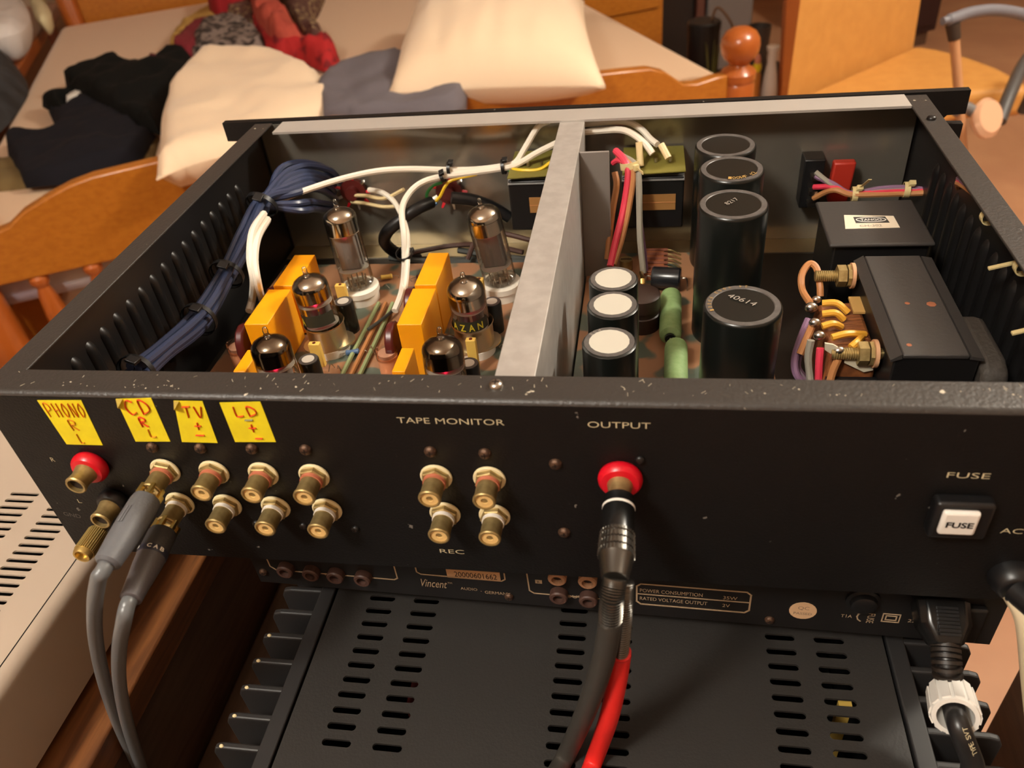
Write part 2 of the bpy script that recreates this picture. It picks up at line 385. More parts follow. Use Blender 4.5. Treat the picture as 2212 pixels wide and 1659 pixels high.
# ------------------------------------------------------------------ finned power amplifier
ZP = -0.172; ZPB = ZST + 0.008
PBLACK = mat('charcoal paint', (44, 42, 40), 0.5, spec=0.4, spots=((150, 145, 130), 60, 0.79), bump=0.08, bscale=800)
FIN = mat('black anodised fin', (38, 37, 37), 0.5, 0.0, spec=0.5)
pa = thing('power_amplifier', (0.245, 0.1, ZST), 'black power amplifier with slotted lid and side fins at the bottom of the stack', 'amplifier')
colx = [(0.1230, 0.1374), (0.1478, 0.1625), (0.2278, 0.2438), (0.2517, 0.2668), (0.3315, 0.3458), (0.3548, 0.3690)]
xs = [0.1033]; mid = []
for a, c in colx: xs += [a - 0.001, c + 0.001]
xs += [0.3872]
ys = [-0.19] + [-0.0472 + 0.0082 * k - 0.0041 for k in range(-6, 23)] + [0.27]
cells = {(1 + 2 * i, j): (0.0072, 0.0018) for i in range(6) for j in range(1, len(ys) - 2) if not (i < 2 and j < 7)}
b = MB(); slot_sheet(b, xs, ys, ZP, 0.0014, cells); b.build('slotted_lid', PBLACK, pa)
box('inner_tray', (0.104, -0.188, ZPB), (0.3865, 0.268, ZPB + 0.02), BLACKIN, pa)
for x, y, w, d, h, m in ((0.367, -0.035, 0.005, 0.003, 0.1, CREAM), (0.367, 0.0005, 0.006, 0.003, 0.1, TANRES), (0.152, 0.001, 0.007, 0.02, 0.08, DARKRED), (0.235, -0.06, 0.03, 0.03, 0.085, CAPBLACK), (0.338, -0.05, 0.02, 0.03, 0.08, DARKRED)):
    box('inner_component', (x - w / 2, y - d / 2, ZPB + 0.02), (x + w / 2, y + d / 2, ZPB + 0.02 + h), m, pa)
box('rear_plate', (0.1035, -0.1915, ZPB), (0.387, -0.19, ZP), PBLACK, pa)
box('front_plate', (0.060, 0.27, ZPB), (0.430, 0.285, ZP + 0.002), PBLACK, pa)
box('heatsink_rail', (0.0932, -0.19, ZPB), (0.1016, 0.268, ZP), FIN, pa, 0.0008)
box('heatsink_rail', (0.3888, -0.19, ZPB), (0.3972, 0.268, ZP), FIN, pa, 0.0008)
def fin(xa, xb, y):
    sgn = 1 if xb > xa else -1; r = 0.006
    pts = [(xa, y, ZP - 0.0004), (xb - sgn * r, y, ZP - 0.0004), (xb - sgn * r * .3, y, ZP - r * 0.3), (xb, y, ZP - r), (xb, y, ZPB + r), (xb - sgn * r, y, ZPB), (xa, y, ZPB)]
    return MB().prism(pts, (0, 0.0034, 0)).build('heatsink_fin', FIN, pa, smooth=False, bevel=0.0009)
for k in range(-9, 21):
    fin(0.0940, 0.0690, -0.0395 + 0.0152 * k); fin(0.3964, 0.4285, -0.033 + 0.0152 * k)
    if -2 <= k < 4:
        MB().ball((0.0745, -0.0385 + 0.0152 * k, ZP - 0.0004), 0.0012, 8, (1, 0.8, 0.7)).build('paint_chip', CREAM, pa)
for x in (0.12, 0.37):
    for y in (-0.16, 0.24): MB().cyl((x, y, ZST), (x, y, ZPB), 0.014).build('foot', BLACKPL, pa)

# ------------------------------------------------------------------ digital converter under the valve amplifier
DZ0, DZ1 = -0.157, -0.1008
DAC = thing('black_converter', (0.065, 0.030, 0), 'slim black unit with beige printed lettering between the two amplifiers', 'audio unit', local=True, rz=R_(-1.63))
box('case', (0, 0.0012, DZ0), (0.364, 0.26, DZ1), PBLACK, DAC, 0.001)
box('rear_panel', (0.0, 0.0, DZ0), (0.364, 0.0012, DZ1), mat('black panel', (24, 23, 23), 0.45, spec=0.4), DAC)
for x in (0.03, 0.334):
    for y in (0.03, 0.22): MB().cyl((x, y, ZP + 0.0002), (x, y, DZ0), 0.013).build('foot', BLACKPL, DAC)
PINKRED = mat('aged red socket', (78, 54, 46), 0.5); PINKCREAM = mat('aged socket rim', (170, 128, 96), 0.5)
def small_rca(x, z, m):
    MB().lathe((x, 0, z), (0, -1, 0), [(0.0046, 0), (0.0046, 0.0035), (0.0040, 0.0042), (0.0027, 0.0042), (0.0027, 0.0012)], 16).build('socket_ring', m, DAC)
    MB().cyl((x, 0, z), (x, -0.0018, z), 0.0026, n=12).build('socket_core', HOLE, DAC)
for x, z in ((0.0197, -0.1423), (0.0340, -0.1433), (0.0476, -0.1437), (0.0626, -0.1440)): small_rca(x, z, PINKRED)
for x, z in ((0.1653, -0.1448), (0.1800, -0.1456)): small_rca(x, z, PINKRED)
for x, z in ((0.1655, -0.1300), (0.1802, -0.1305)): small_rca(x, z, PINKCREAM)
def scr(x, y, z, r, m, parent, nrm=(0, -1, 0), name='screw'):
    h = MB().lathe((x, y, z), nrm, [(r, 0), (r, r * 0.25), (r * 0.82, r * 0.55), (r * 0.45, r * 0.72)], 12).build(name, m, parent)
    d = Vector(nrm); u, v = frame(d); p = Vector((x, y, z)) + d * (r * 0.70); b = MB()
    for w in (u, v):
        w2 = d.cross(w); b.hexa([p - w * r * .5 - w2 * r * .1, p + w * r * .5 - w2 * r * .1, p + w * r * .5 + w2 * r * .1, p - w * r * .5 + w2 * r * .1],
                                [q + d * (r * 0.06) for q in (p - w * r * .5 - w2 * r * .1, p + w * r * .5 - w2 * r * .1, p + w * r * .5 + w2 * r * .1, p - w * r * .5 + w2 * r * .1)])
    b.build('cross_slot', HOLE, h)
    return h
for x, z in ((0.0045, -0.1478), (0.1392, -0.1513), (0.2665, -0.1521)): scr(x, 0, z, 0.0024, RUST, DAC)
def line(parent, pts, w, m, y=-0.0003):
    b = MB()
    for (x0, z0), (x1, z1) in zip(pts, pts[1:]):
        d = Vector((x1 - x0, 0, z1 - z0)); L = d.length; d.normalize(); n = Vector((-d.z, 0, d.x)) * (w / 2)
        a = Vector((x0, y, z0)) - d * w * .4; c = Vector((x1, y, z1)) + d * w * .4
        b.hexa([a - n, c - n, c + n, a + n], [q + Vector((0, 0.0002, 0)) for q in (a - n, c - n, c + n, a + n)])
    return b.build('printed_line', m, parent, smooth=False)
line(DAC, [(0.0098, -0.1300), (0.0100, -0.1425), (0.0128, -0.1452), (0.079, -0.1452), (0.081, -0.1438), (0.081, -0.130)], 0.0007, DIMPRINT)
line(DAC, [(0.0925, -0.1330), (0.0925, -0.1372), (0.0945, -0.1388), (0.1365, -0.1392), (0.1385, -0.1375), (0.1385, -0.133)], 0.0007, DIMPRINT)
line(DAC, [(0.1500, -0.130), (0.1503, -0.1448), (0.1525, -0.1468), (0.188, -0.1468)], 0.0007, DIMPRINT)
line(DAC, [(0.2055, -0.1325), (0.2545, -0.1325), (0.2565, -0.1345), (0.2565, -0.1462), (0.2545, -0.1482), (0.2055, -0.1482), (0.2035, -0.1462), (0.2035, -0.1345), (0.2055, -0.1325)], 0.0008, DIMPRINT)
line(DAC, [(0.2040, -0.1403), (0.2560, -0.1403)], 0.0006, DIMPRINT)
X_, Z_, NY = Vector((1, 0, 0)), Vector((0, 0, 1)), Vector((0, -1, 0))
def dtext(s, x0, x1, z0, z1, m=DIMPRINT, bold=0.0, shear=0.0): return text('printed_lettering', s, m, DAC, (x0, 0, z0), X_ * (x1 - x0), Z_ * (z1 - z0), NY, 0.0003, bold, shear)
dtext('Vincent', 0.0935, 0.1075, -0.1487, -0.1425, shear=0.5); dtext('TM', 0.1078, 0.1102, -0.1448, -0.1434)
dtext('AUDIO', 0.1142, 0.1230, -0.1487, -0.1466); dtext('.', 0.1247, 0.1252, -0.1490, -0.1484); dtext('GERMANY', 0.1268, 0.1402, -0.1503, -0.1480)
dtext('POWER CONSUMPTION', 0.2050, 0.2345, -0.1386, -0.1360); dtext('35W', 0.2440, 0.2505, -0.1390, -0.1366)
dtext('RATED VOLTAGE OUTPUT', 0.2050, 0.2370, -0.1448, -0.1422); dtext('2V', 0.2440, 0.2475, -0.1450, -0.1426)
dtext('IN', 0.0405, 0.0435, -0.1462, -0.1444); dtext('OUTPUT', 0.1685, 0.184, -0.1480, -0.1456)
dtext('T1A', 0.2975, 0.3025, -0.1452, -0.1430); dtext('220', 0.3265, 0.3315, -0.1448, -0.1426)
text('printed_lettering', 'FUSE', DIMPRINT, DAC, (0.3090, 0, -0.1408), (0, 0, -0.0072), (0.0032, 0, 0), NY, 0.0003)
line(DAC, [(0.3065, -0.1405), (0.3050, -0.1420), (0.3046, -0.1440), (0.3052, -0.1460), (0.3065, -0.1472)], 0.0006, DIMPRINT)
for d in (0.0, 0.0014): line(DAC, [(0.3155 + d, -0.1402 - d), (0.3228 - d, -0.1402 - d), (0.3228 - d, -0.1460 + d), (0.3155 + d, -0.1460 + d), (0.3155 + d, -0.1402 - d)], 0.0005, DIMPRINT)
STICK = mat('aged paper sticker', (196, 156, 116), 0.8)
box('serial_sticker', (0.1085, -0.0003, -0.1395), (0.1362, 0, -0.1325), STICK, DAC)
text('printed_lettering', '20000601662', HOLE, DAC, (0.1125, 0, -0.1382), (0.022, 0, 0), (0, 0, 0.0040), NY, 0.0004)
MB().lathe((0.2806, 0, -0.1430), (0, -1, 0), [(0.0062, 0), (0.0062, 0.0003)], 20).build('round_sticker', mat('aged round sticker', (206, 170, 132), 0.8), DAC)
text('printed_lettering', 'QC', mat('grey sticker print', (130, 112, 92), 0.8), DAC, (0.2782, 0, -0.1424), (0.005, 0, 0), (0, 0, 0.0028), NY, 0.0004)
text('printed_lettering', 'PASSED', MATS['grey sticker print'], DAC, (0.2766, 0, -0.1458), (0.0082, 0, 0), (0, 0, 0.0018), NY, 0.0004)
box('channel_mark', (0.1538, -0.0003, -0.1385), (0.1572, 0, -0.1360), DIMPRINT, DAC)
text('printed_lettering', 'R', HOLE, DAC, (0.1548, 0, -0.1381), (0.0013, 0, 0), (0, 0, 0.0017), NY, 0.0004)
MB().lathe((0.3050, 0, -0.1310), (0, -1, 0), [(0.0075, 0), (0.0075, 0.0015), (0.006, 0.002), (0.0055, 0.0042), (0.0045, 0.0048)], 20).build('fuse_holder', BLACKPL, DAC)
box('mains_inlet', (0.3330, -0.004, -0.152), (0.3560, 0.0, -0.128), BLACKPL, DAC, 0.0012)

# ------------------------------------------------------------------ the open valve preamplifier: chassis
W, D, H = 0.435, 0.2969, 0.0986
AMP = thing('valve_preamplifier', (0.2175, 0.15, -H), 'open black valve preamplifier with lid off, gold sockets and yellow labels on its back', 'preamplifier')
# rear plate, bent over at the top
prof = [(0.0150, -0.0014), (0.0150, 0.0)] + [(0.0026 - 0.0026 * math.sin(R_(a)), -0.0026 + 0.0026 * math.cos(R_(a))) for a in range(0, 91, 15)] + [(0, -H), (0.0014, -H), (0.0014, -0.0014)]
rear = MB().prism([(0, y, z) for y, z in prof], (W, 0, 0)).build('rear_panel', BLACKP, AMP, angle=25)
arc = [(0.0026 - 0.00285 * math.sin(R_(a)), -0.0026 + 0.00285 * math.cos(R_(a))) for a in range(0, 71, 10)]
arc2 = [(0.0026 - 0.0026 * math.sin(R_(a)), -0.0026 + 0.0026 * math.cos(R_(a))) for a in range(0, 71, 10)]
rim = MB().prism([(0, y, z) for y, z in [(0.0150, 0.0), (0.0150, 0.00025)] + arc + arc2[::-1]], (W, 0, 0)).build('rear_rim', BLACKRIM, AMP, angle=25)  # paler paint carried round the bend stands in for its highlight
chips = MB()
for cx, cy, n, sp in ((135, 830, 11, 18), (330, 838, 16, 60), (545, 838, 9, 45), (1076, 848, 9, 30), (1800, 852, 8, 22), (2196, 852, 7, 16), (690, 826, 6, 60), (1500, 850, 10, 250), (250, 842, 8, 90), (2050, 838, 6, 60)):
    for k in range(int(n * .7)):
        p = Pz(cx + random.gauss(0, sp * .6), cy + random.gauss(0, 6), 0.00025); r = random.uniform(0.0001, 0.00045)
        if 0.0035 < p.y < 0.0145: chips.lathe(p, (0, 0, 1), [(r, 0), (r * .6, 0.00012)], 6)
for k in range(70):
    p = Vector((random.uniform(0.01, 0.43), random.uniform(0.0035, 0.0142), 0.00025)); d = Vector((random.gauss(.5, .5), random.choice((-1, 1, 1)), 0)).normalized() * random.uniform(0.0003, 0.0011); n_ = Vector((-d.y, d.x, 0)).normalized() * random.uniform(0.00005, 0.00014); u_ = Vector((0, 0, .00008))
    if 0.0035 < (p + d).y < 0.0145 and 0.0035 < (p - d).y < 0.0145: chips.hexa([p - d - n_, p + d - n_, p + d + n_, p - d + n_], [q + u_ for q in (p - d - n_, p + d - n_, p + d + n_, p - d + n_)])
o = chips.build('chipped_paint', mat('bare metal chips', (168, 158, 138), .5), AMP); o['kind'] = 'stuff'
for sx, x0, xr0, xr1 in ((0, 0.0, 0.0, 0.0130), (1, W - 0.0016, W - 0.0125, W)):
    pn = box('side_panel', (x0, 0.0150, -H), (x0 + 0.0016, D - 0.0015, -0.0014), BLACKIN, AMP)
    box('side_rim', (xr0, 0.0152, -0.0014), (xr1, D - 0.0015, -0.0002), BLACKRIM, pn, 0.0004)
    for k in range(17):                                                   # pressed louvres along the side
        y = 0.0392 + 0.01272 * k; x = x0 + (0.0016 if sx == 0 else 0); d = 1 if sx == 0 else -1
        MB().tube([(x - d * 0.0046, y, -0.0225), (x - d * 0.0022, y, -0.0250), (x - d * 0.0016, y + 0.0003, -0.032), (x - d * 0.0018, y + 0.0003, -0.066), (x - d * 0.0046, y, -0.070)], 0.0040, 12, 4).build('louvre', BLACKIN, pn)
box('bottom_plate', (0.0016, 0.0014, -H), (W - 0.0016, D - 0.0015, -H + 0.0014), DARKFLOOR, AMP)
FB = -H + 0.0014
pf = [(-0.0252, 0.0006), (0.4602, 0.0006), (0.4604, -0.0138), (0.4500, -0.0142), (0.4480, -0.0165), (0.4500, -0.0196), (0.4606, -0.0200), (0.4606, -0.1), (-0.0252, -0.1), (-0.0252, -0.0188), (-0.0150, -0.0184), (-0.0130, -0.0160), (-0.0150, -0.0128), (-0.0252, -0.0125)]
MB().prism([(x, D, z) for x, z in pf], (0, 0.0055, 0)).build('front_panel', BLACKP, AMP, smooth=False)
MB().prism([(0.0040, D - 0.0002, z) for z in (0,)] and [(0.0030, y, z) for y, z in ((0.2944, -0.0012), (0.2958, -0.0012), (0.2958, FB), (0.2760, FB), (0.2760, FB + 0.0009), (0.2944, FB + 0.0009))], (0.4290, 0, 0)).build('inner_front_plate', MIRROR, AMP, smooth=False)
MB().prism([(0.0206, 0.2762, -0.0012), (0.0206, 0.2956, -0.0012), (0.4224, 0.2956, -0.0012), (0.4224, 0.2762, -0.0012)], (0, 0, 0.0015)).build('top_strip', ALUSIDE, AMP)
box('zinc_lip', (0.0035, 0.2765, FB + 0.0009), (0.4315, 0.2942, FB + 0.0014), ZINC, AMP)
# centre partition: inverted aluminium channel
px0, px1 = 0.2148, 0.2305
MB().prism([(px0, 0.0155, FB), (px0, 0.0155, -0.0006), (px1, 0.0155, -0.0006), (px1, 0.0155, FB), (px1 - 0.0015, 0.0155, FB), (px1 - 0.0015, 0.0155, -0.0021), (px0 + 0.0015, 0.0155, -0.0021), (px0 + 0.0015, 0.0155, FB)],
           (0, 0.2600, 0)).build('partition', ALU, AMP, smooth=False, bevel=0.0004)
scr(0.2166, 0.0089, 0.0002, 0.0028, STEEL, AMP, (0, 0, 1))
p = Pz(2012, 257, -0.0002); scr(p.x, p.y, -0.0002, 0.0026, BLACKIN, AMP, (0, 0, 1))

# ---- lettering on the back
def atext(s, x0, x1, z0, z1, m=PRINT, bold=-0.006): return text('printed_lettering', s, m, AMP, (x0, 0, z0), X_ * (x1 - x0), Z_ * (z1 - z0), NY, 0.00015, bold)
atext('TAPE MONITOR', 0.1786, 0.2201, -0.0114, -0.0085); atext('OUTPUT', 0.2510, 0.2737, -0.0114, -0.0085)
atext('REC', 0.1836, 0.1945, -0.0872, -0.0846); atext('FUSE', 0.3772, 0.3913, -0.0312, -0.0285); atext('AC', 0.4018, 0.4094, -0.0590, -0.0563)
atext('R', 0.0160, 0.0178, -0.0388, -0.0364); atext('L', 0.0166, 0.0183, -0.0650, -0.0626)
text('printed_lettering', 'GND', mat('worn print', (92, 88, 84), 0.6), AMP, (0.0046, 0, -0.0742), (0.0082, 0, -0.0016), (0.0002, 0, 0.0026), NY, 0.00015)

# ---- yellow paper labels with hand lettering
GLY = {'P': [[(0, 1), (.05, 0), (.7, .1), (.75, .4), (.1, .55)]], 'H': [[(.05, 0), (.1, 1)], [(.8, 0), (.75, 1)], [(.1, .5), (.8, .45)]],
       'O': [[(.4, 0), (.05, .45), (.35, 1), (.8, .55), (.45, 0)]], 'N': [[(.05, 1), (.1, 0), (.75, 1), (.85, 0)]], 'R': [[(.1, 1), (.05, 0), (.7, .15), (.7, .4), (.15, .5), (.85, 1)]],
       'L': [[(.15, 0), (.2, .95), (.85, .95)]], 'C': [[(.85, .15), (.35, 0), (.05, .5), (.4, 1), (.85, .85)]], 'D': [[(.15, 1), (.1, 0), (.75, .25), (.85, .7), (.15, 1)]],
       'T': [[(.0, .05), (.9, 0)], [(.45, 0), (.5, 1)]], 'V': [[(.05, 0), (.5, 1), (.9, 0)]], '+': [[(.5, .1), (.5, .95)], [(.05, .5), (.95, .5)]], '-': [[(.05, .5), (.95, .5)]]}
def paper(quad, rows, label, curl=None):
    q = [Py(x, y, -0.0002) for x, y in quad]
    o = MB().prism(q, (0, 0.0002, 0)).build('paper_label', YELLOWPAPER, AMP, smooth=False); o['label'] = label
    if curl: MB().add([q[0] + Vector((0, -0.0001, 0)), q[0].lerp(q[1], .2) + Vector((0, -0.0001, 0)), q[0].lerp(q[1], .12).lerp(q[3], .1) + Vector((0, -0.003, 0)), q[0].lerp(q[3], .22) + Vector((0, -0.0001, 0))], [(0, 1, 2, 3)]).build('curled_corner', mat('grubby paper corner', (190, 164, 70), 0.8), o)
    for s, u0, v0, u1, v1, m, r in rows:
        b = MB(); n = len(s); w = (u1 - u0) / n
        for k, ch in enumerate(s):
            for st in GLY[ch]:
                pts = []
                for gx, gy in st:
                    u = u0 + w * (k + 0.12 + gx * 0.76); v = v0 + (v1 - v0) * gy
                    pts.append((q[0].lerp(q[1], u)).lerp(q[3].lerp(q[2], u), v) + Vector((0, -0.0001, 0)))
                b.tube(pts, r, 6, 4, 0.35)
        b.build('hand_lettering', m, o)
paper([(80, 865), (175, 865), (222, 962), (144, 960)], [('PHONO', .06, .06, 1.0, .36, mat('orange felt pen', (214, 110, 16), .8), 0.0004), ('R', .40, .42, .66, .66, PALEPEN, 0.0005), ('L', .42, .74, .58, .95, PALEPEN, 0.0005)],
      'yellow paper label hand lettered PHONO R L')
paper([(250, 862), (326, 860), (368, 954), (293, 954)], [('CD', .12, .03, .92, .35, REDPEN, 0.00062), ('R', .36, .42, .66, .64, REDPEN, 0.00062), ('L', .46, .70, .74, .88, PALEPEN, 0.0006)],
      'yellow paper label hand lettered CD R L', True)
paper([(375, 866), (437, 867), (470, 957), (393, 955)], [('TV', .20, .12, .96, .38, REDPEN, 0.00062), ('+', .46, .48, .74, .68, REDPEN, 0.00062), ('-', .40, .72, .76, .90, REDPEN, 0.00062)],
      'yellow paper label hand lettered TV plus minus', True)
paper([(474, 870), (562, 868), (596, 955), (508, 955)], [('LD', .22, .10, .88, .34, REDPEN, 0.00062), ('-', .42, .36, .70, .50, mat('grey smudge', (128, 130, 96), .8), 0.0007), ('+', .44, .52, .70, .74, REDPEN, 0.00062), ('-', .50, .80, .76, 1.0, REDPEN, 0.00062)],
      'yellow paper label hand lettered LD plus minus')

# ---- phono sockets
def rca(x, z, ring, parent=AMP):
    b = MB().lathe((x, -0.0052, z), (0, -1, 0), [(0.0043, 0), (0.0043, 0.0062), (0.0046, 0.0068), (0.0046, 0.0078), (0.0042, 0.0082), (0.0036, 0.0082), (0.0036, 0.0072)], 22).build('phono_socket', BRASS, parent)
    MB().lathe((x, -0.0001, z), (0, -1, 0), [(0.0061, 0), (0.0066, 0.0004), (0.0066, 0.0010), (0.0062, 0.0014)], 24).build('washer', CREAM, b)
    MB().lathe((x, -0.0015, z), (0, -1, 0), [(0.0059, 0), (0.0059, 0.0017), (0.0054, 0.0021)], 6, turn=R_(random.uniform(0, 50))).build('hex_nut', BRASS, b)
    MB().lathe((x, -0.0036, z), (0, -1, 0), [(0.0047, 0), (0.0047, 0.0016)], 22).build('colour_ring', ring, b)
    MB().lathe((x, -0.0052, z), (0, -1, 0), [(0.0035, 0), (0.0035, 0.0076), (0.0014, 0.0076), (0.0013, 0.004)], 18).build('insulator', INSUL, b)
    MB().cyl((x, -0.0052, z), (x, -0.0104, z), 0.00145, n=12).build('bore', HOLE, b)
    return b
for x in (0.0698, 0.0924, 0.1147, 0.1372): rca(x, -0.0412, FADED)
for x in (0.0689, 0.0915, 0.1142, 0.1378): rca(x, -0.0615, WHITEP)
for x in (0.1895, 0.2112): rca(x, -0.0393, FADED)
for x in (0.1899, 0.2109): rca(x, -0.0608, WHITEP)
def bumper(x, z, m, r=0.0080, plug=False):
    b = MB().lathe((x, 0, z), (0, -1, 0), [(r * .86, 0), (r * .97, 0.001), (r, 0.0024), (r * .96, 0.0040), (r * .84, 0.0052), (r * .6, 0.0056)], 26).build('bumper_socket', m, AMP)
    MB().lathe((x, -0.0050, z), (0, -1, 0), [(0.0050, 0), (0.0046, 0.002), (0.0041, 0.0045), (0.0044, 0.0070), (0.0046, 0.0082), (0.0042, 0.0088), (0.0034, 0.0088), (0.0034, 0.0060)], 22).build('barrel', BRASS, b)
    MB().cyl((x, -0.005, z), (x, -0.0120, z), 0.0034, n=14).build('bore', HOLE, b)
bumper(0.0358, -0.0392, RED); bumper(0.0372, -0.0612, BLACKPL, 0.0072); bumper(0.2626, -0.0355, RED, 0.0086)
g = MB().lathe((0.0225, 0, -0.0795), (0, -1, 0), [(0.0026, 0), (0.0026, 0.0035)], 14).build('ground_post', BRASS, AMP)
b = MB(); n = 40; prof = [(0.0034, 0.0032), (0.0043, 0.0042), (0.0043, 0.0178), (0.0038, 0.0190), (0.0030, 0.0190), (0.0029, 0.0168)]
b.lathe((0.0225, 0, -0.0795), (0, -1, 0), prof, 24)
for k in range(28):
    a = 2 * math.pi * k / 28; c, s_ = math.cos(a), math.sin(a)
    b.cyl((0.0225 + 0.0043 * c, -0.005, -0.0795 + 0.0043 * s_), (0.0225 + 0.0043 * c, -0.0165, -0.0795 + 0.0043 * s_), 0.00045, n=5)
b.build('knurled_cap', mat('yellow brass', (206, 178, 108), .36, .85), g)
for x, z in ((0.0688, -0.0282), (0.0908, -0.0278), (0.1138, -0.0272), (0.1372, -0.0268), (0.1892, -0.0258), (0.2109, -0.0260), (0.2380, -0.0304), (0.2392, -0.0697)): scr(x, 0, z, 0.0026, RUST, AMP)
for x, z in ((0.0795, -0.0730), (0.1012, -0.0735), (0.1235, -0.0735), (0.1475, -0.0740), (0.2700, -0.0270)): scr(x, 0, z, 0.0019, BLACKIN, AMP)
# fuse holder
fh = box('fuse_holder', (0.3745, -0.0062, -0.0570), (0.3945, 0.0, -0.0385), BLACKPL, AMP, 0.0016, 3)
fc = box('fuse_cap', (0.3765, -0.0088, -0.0520), (0.3890, -0.0062, -0.0402), WHITEP, fh, 0.0012, 3)
text('cap_lettering', 'FUSE', BLACKPL, fh, (0.3782, -0.0089, -0.0476), (0.0091, 0, 0), (0, 0, 0.0030), NY, 0.0001, 0.03)
# mains cord bushing
mb = MB().lathe((0.4118, 0, -0.0825), (0, -1, 0), [(0.0084, 0), (0.0084, 0.003), (0.0070, 0.0070), (0.0056, 0.0080)], 18).build('cord_bushing', BLACKPL, AMP)

# ------------------------------------------------------------------ inside left: board, film capacitors, wires
ZB_ = -0.0850
BL = MB().hexa([(0.0165, 0.016, ZB_ - 0.0016), (0.2135, 0.016, ZB_ - 0.0016), (0.2135, 0.2475, ZB_ - 0.0016), (0.0165, 0.2475, ZB_ - 0.0016)],
               [(0.0165, 0.016, ZB_), (0.2135, 0.016, ZB_), (0.2135, 0.2475, ZB_), (0.0165, 0.2475, ZB_)]).build('circuit_board', PCB, AMP)
for x in (0.022, 0.208):
    for y in (0.022, 0.240): MB().cyl((x, y, FB), (x, y, ZB_ - 0.0016), 0.003, n=8).build('standoff', BRASS, BL)
BR_ = box('circuit_board', (0.2320, 0.016, ZB_ - 0.0016), (0.3380, 0.2580, ZB_), PCB, AMP)
for x in (0.238, 0.332):
    for y in (0.022, 0.250): MB().cyl((x, y, FB), (x, y, ZB_ - 0.0016), 0.003, n=8).build('standoff', BRASS, BR_)
def film(x0, x1, y0, y1, zt, label=None):
    o = box('film_capacitor', (x0, y0, ZB_ + 0.0006), (x1, y1, zt), ORANGE, AMP, 0.0005)
    if label: o['label'] = label
film(0.0500, 0.0640, 0.1222, 0.1588, -0.050, 'orange block capacitor, left pair, nearer'); film(0.0512, 0.0650, 0.1625, 0.1995, -0.050, 'orange block capacitor, left pair, farther')
film(0.1385, 0.1522, 0.1222, 0.1588, -0.050, 'orange block capacitor, right pair, nearer'); film(0.1385, 0.1514, 0.1625, 0.1998, -0.050, 'orange block capacitor, right pair, farther')
film(0.1440, 0.1510, 0.0875, 0.1080, -0.055); film(0.1395, 0.1500, 0.0660, 0.0840, -0.060)
film(0.0560, 0.0630, 0.0885, 0.1080, -0.057); film(0.0490, 0.0610, 0.0660, 0.0850, -0.062)
for x, y, zt in ((0.0437, 0.1290, -0.056), (0.0447, 0.170, -0.058), (0.1322, 0.1290, -0.054), (0.1322, 0.170, -0.060)):
    b = MB().prism([(x - 0.0026, y + 0.011 * math.cos(R_(a)) * (1 if abs(math.cos(R_(a))) < .8 else .95), (zt + ZB_) / 2 + 0.002 + 0.013 * math.sin(R_(a))) for a in range(0, 360, 30)], (0.0052, 0, 0))
    b.build('dipped_capacitor', DARKRED, AMP, bevel=0.0012)
    MB().cyl((x, y - 0.003, ZB_), (x, y - 0.003, -0.079), 0.0003, n=5).cyl((x, y + 0.003, ZB_), (x, y + 0.003, -0.079), 0.0003, n=5).build('lead', STEEL, AMP)
def coil_cap(x, y, r=0.0062, h=0.020):
    b = MB().cyl((x, y, ZB_ + 0.001), (x, y, ZB_ + h - 0.004), r * .93, n=16).build('foil_capacitor', COPPER, AMP)
    MB().lathe((x, y, ZB_ + h - 0.005), (0, 0, 1), [(r, 0), (r, 0.005)], 18).build('clear_sleeve', LENS, b)
    MB().cyl((x, y, ZB_ + h - 0.004), (x, y, ZB_ + h - 0.002), r * .8, n=14).build('end_seal', mat('cloudy resin', (196, 158, 134), 0.3), b)
coil_cap(0.0392, 0.1250); coil_cap(0.1300, 0.1200)
def elec(x, y, r, zt, top=WHITETOP, tr=.55, name='small_electrolytic'):
    b = MB().lathe((x, y, ZB_), (0, 0, 1), [(r, 0), (r, zt - ZB_ - 0.0006), (r * .93, zt - ZB_)], 20).build(name, CAPBLACK, AMP)
    MB().cyl((x, y, zt), (x, y, zt + 0.0002), r * .92, n=20).build('cap_top', CAPTOP if top is not CAPTOP else CAPTOP, b)
    MB().cyl((x, y, zt), (x, y, zt + 0.00035), r * tr, n=18).build('vent_disc', top, b)
    return b
for e_ in ((0.0905, 0.1672, 0.0058, -0.0640), (0.0890, 0.1090, 0.0058, -0.0640), (0.1790, 0.1075, 0.0055, -0.0645), (0.1815, 0.1680, 0.0055, -0.0650)): elec(*e_, WHITEV, .6)
def slab_res(x, y, zt, w=0.0065, d=0.0035):
    b = box('ceramic_resistor', (x - w / 2, y - d / 2, ZB_ + 0.003), (x + w / 2, y + d / 2, zt), TANRES, AMP, 0.0004)
    MB().cyl((x, y, ZB_), (x, y, ZB_ + 0.003), 0.0004, n=6).build('lead', STEEL, b)
    MB().cyl((x, y, zt), (x, y, zt + 0.0002), 0.0010, n=8).build('colour_dot', DARKRED, b)
slab_res(0.0815, 0.1880, -0.0650); slab_res(0.0855, 0.1270, -0.0660); slab_res(0.1715, 0.1855, -0.0600, 0.005); slab_res(0.1770, 0.1260, -0.0620, 0.0055)
for k, (m, dx) in enumerate(((SAGE, 0.0), (BROWNWIRE, 0.0042), (SAGE, 0.0084))):
    wire('board_link', [Pz(738 + dx * 4600, 812, -0.0835), Pz(766 + dx * 4400, 756, -0.083), Pz(798 + dx * 4000, 694, -0.083), Pz(818 + dx * 3600, 655, -0.0835)], 0.0014, m, AMP, 7)
wire('board_link', [Pz(795, 712, -0.080), Pz(825, 690, -0.080), Pz(852, 668, -0.081)], 0.0010, DARKWIRE, AMP, 6)
lb = MB()
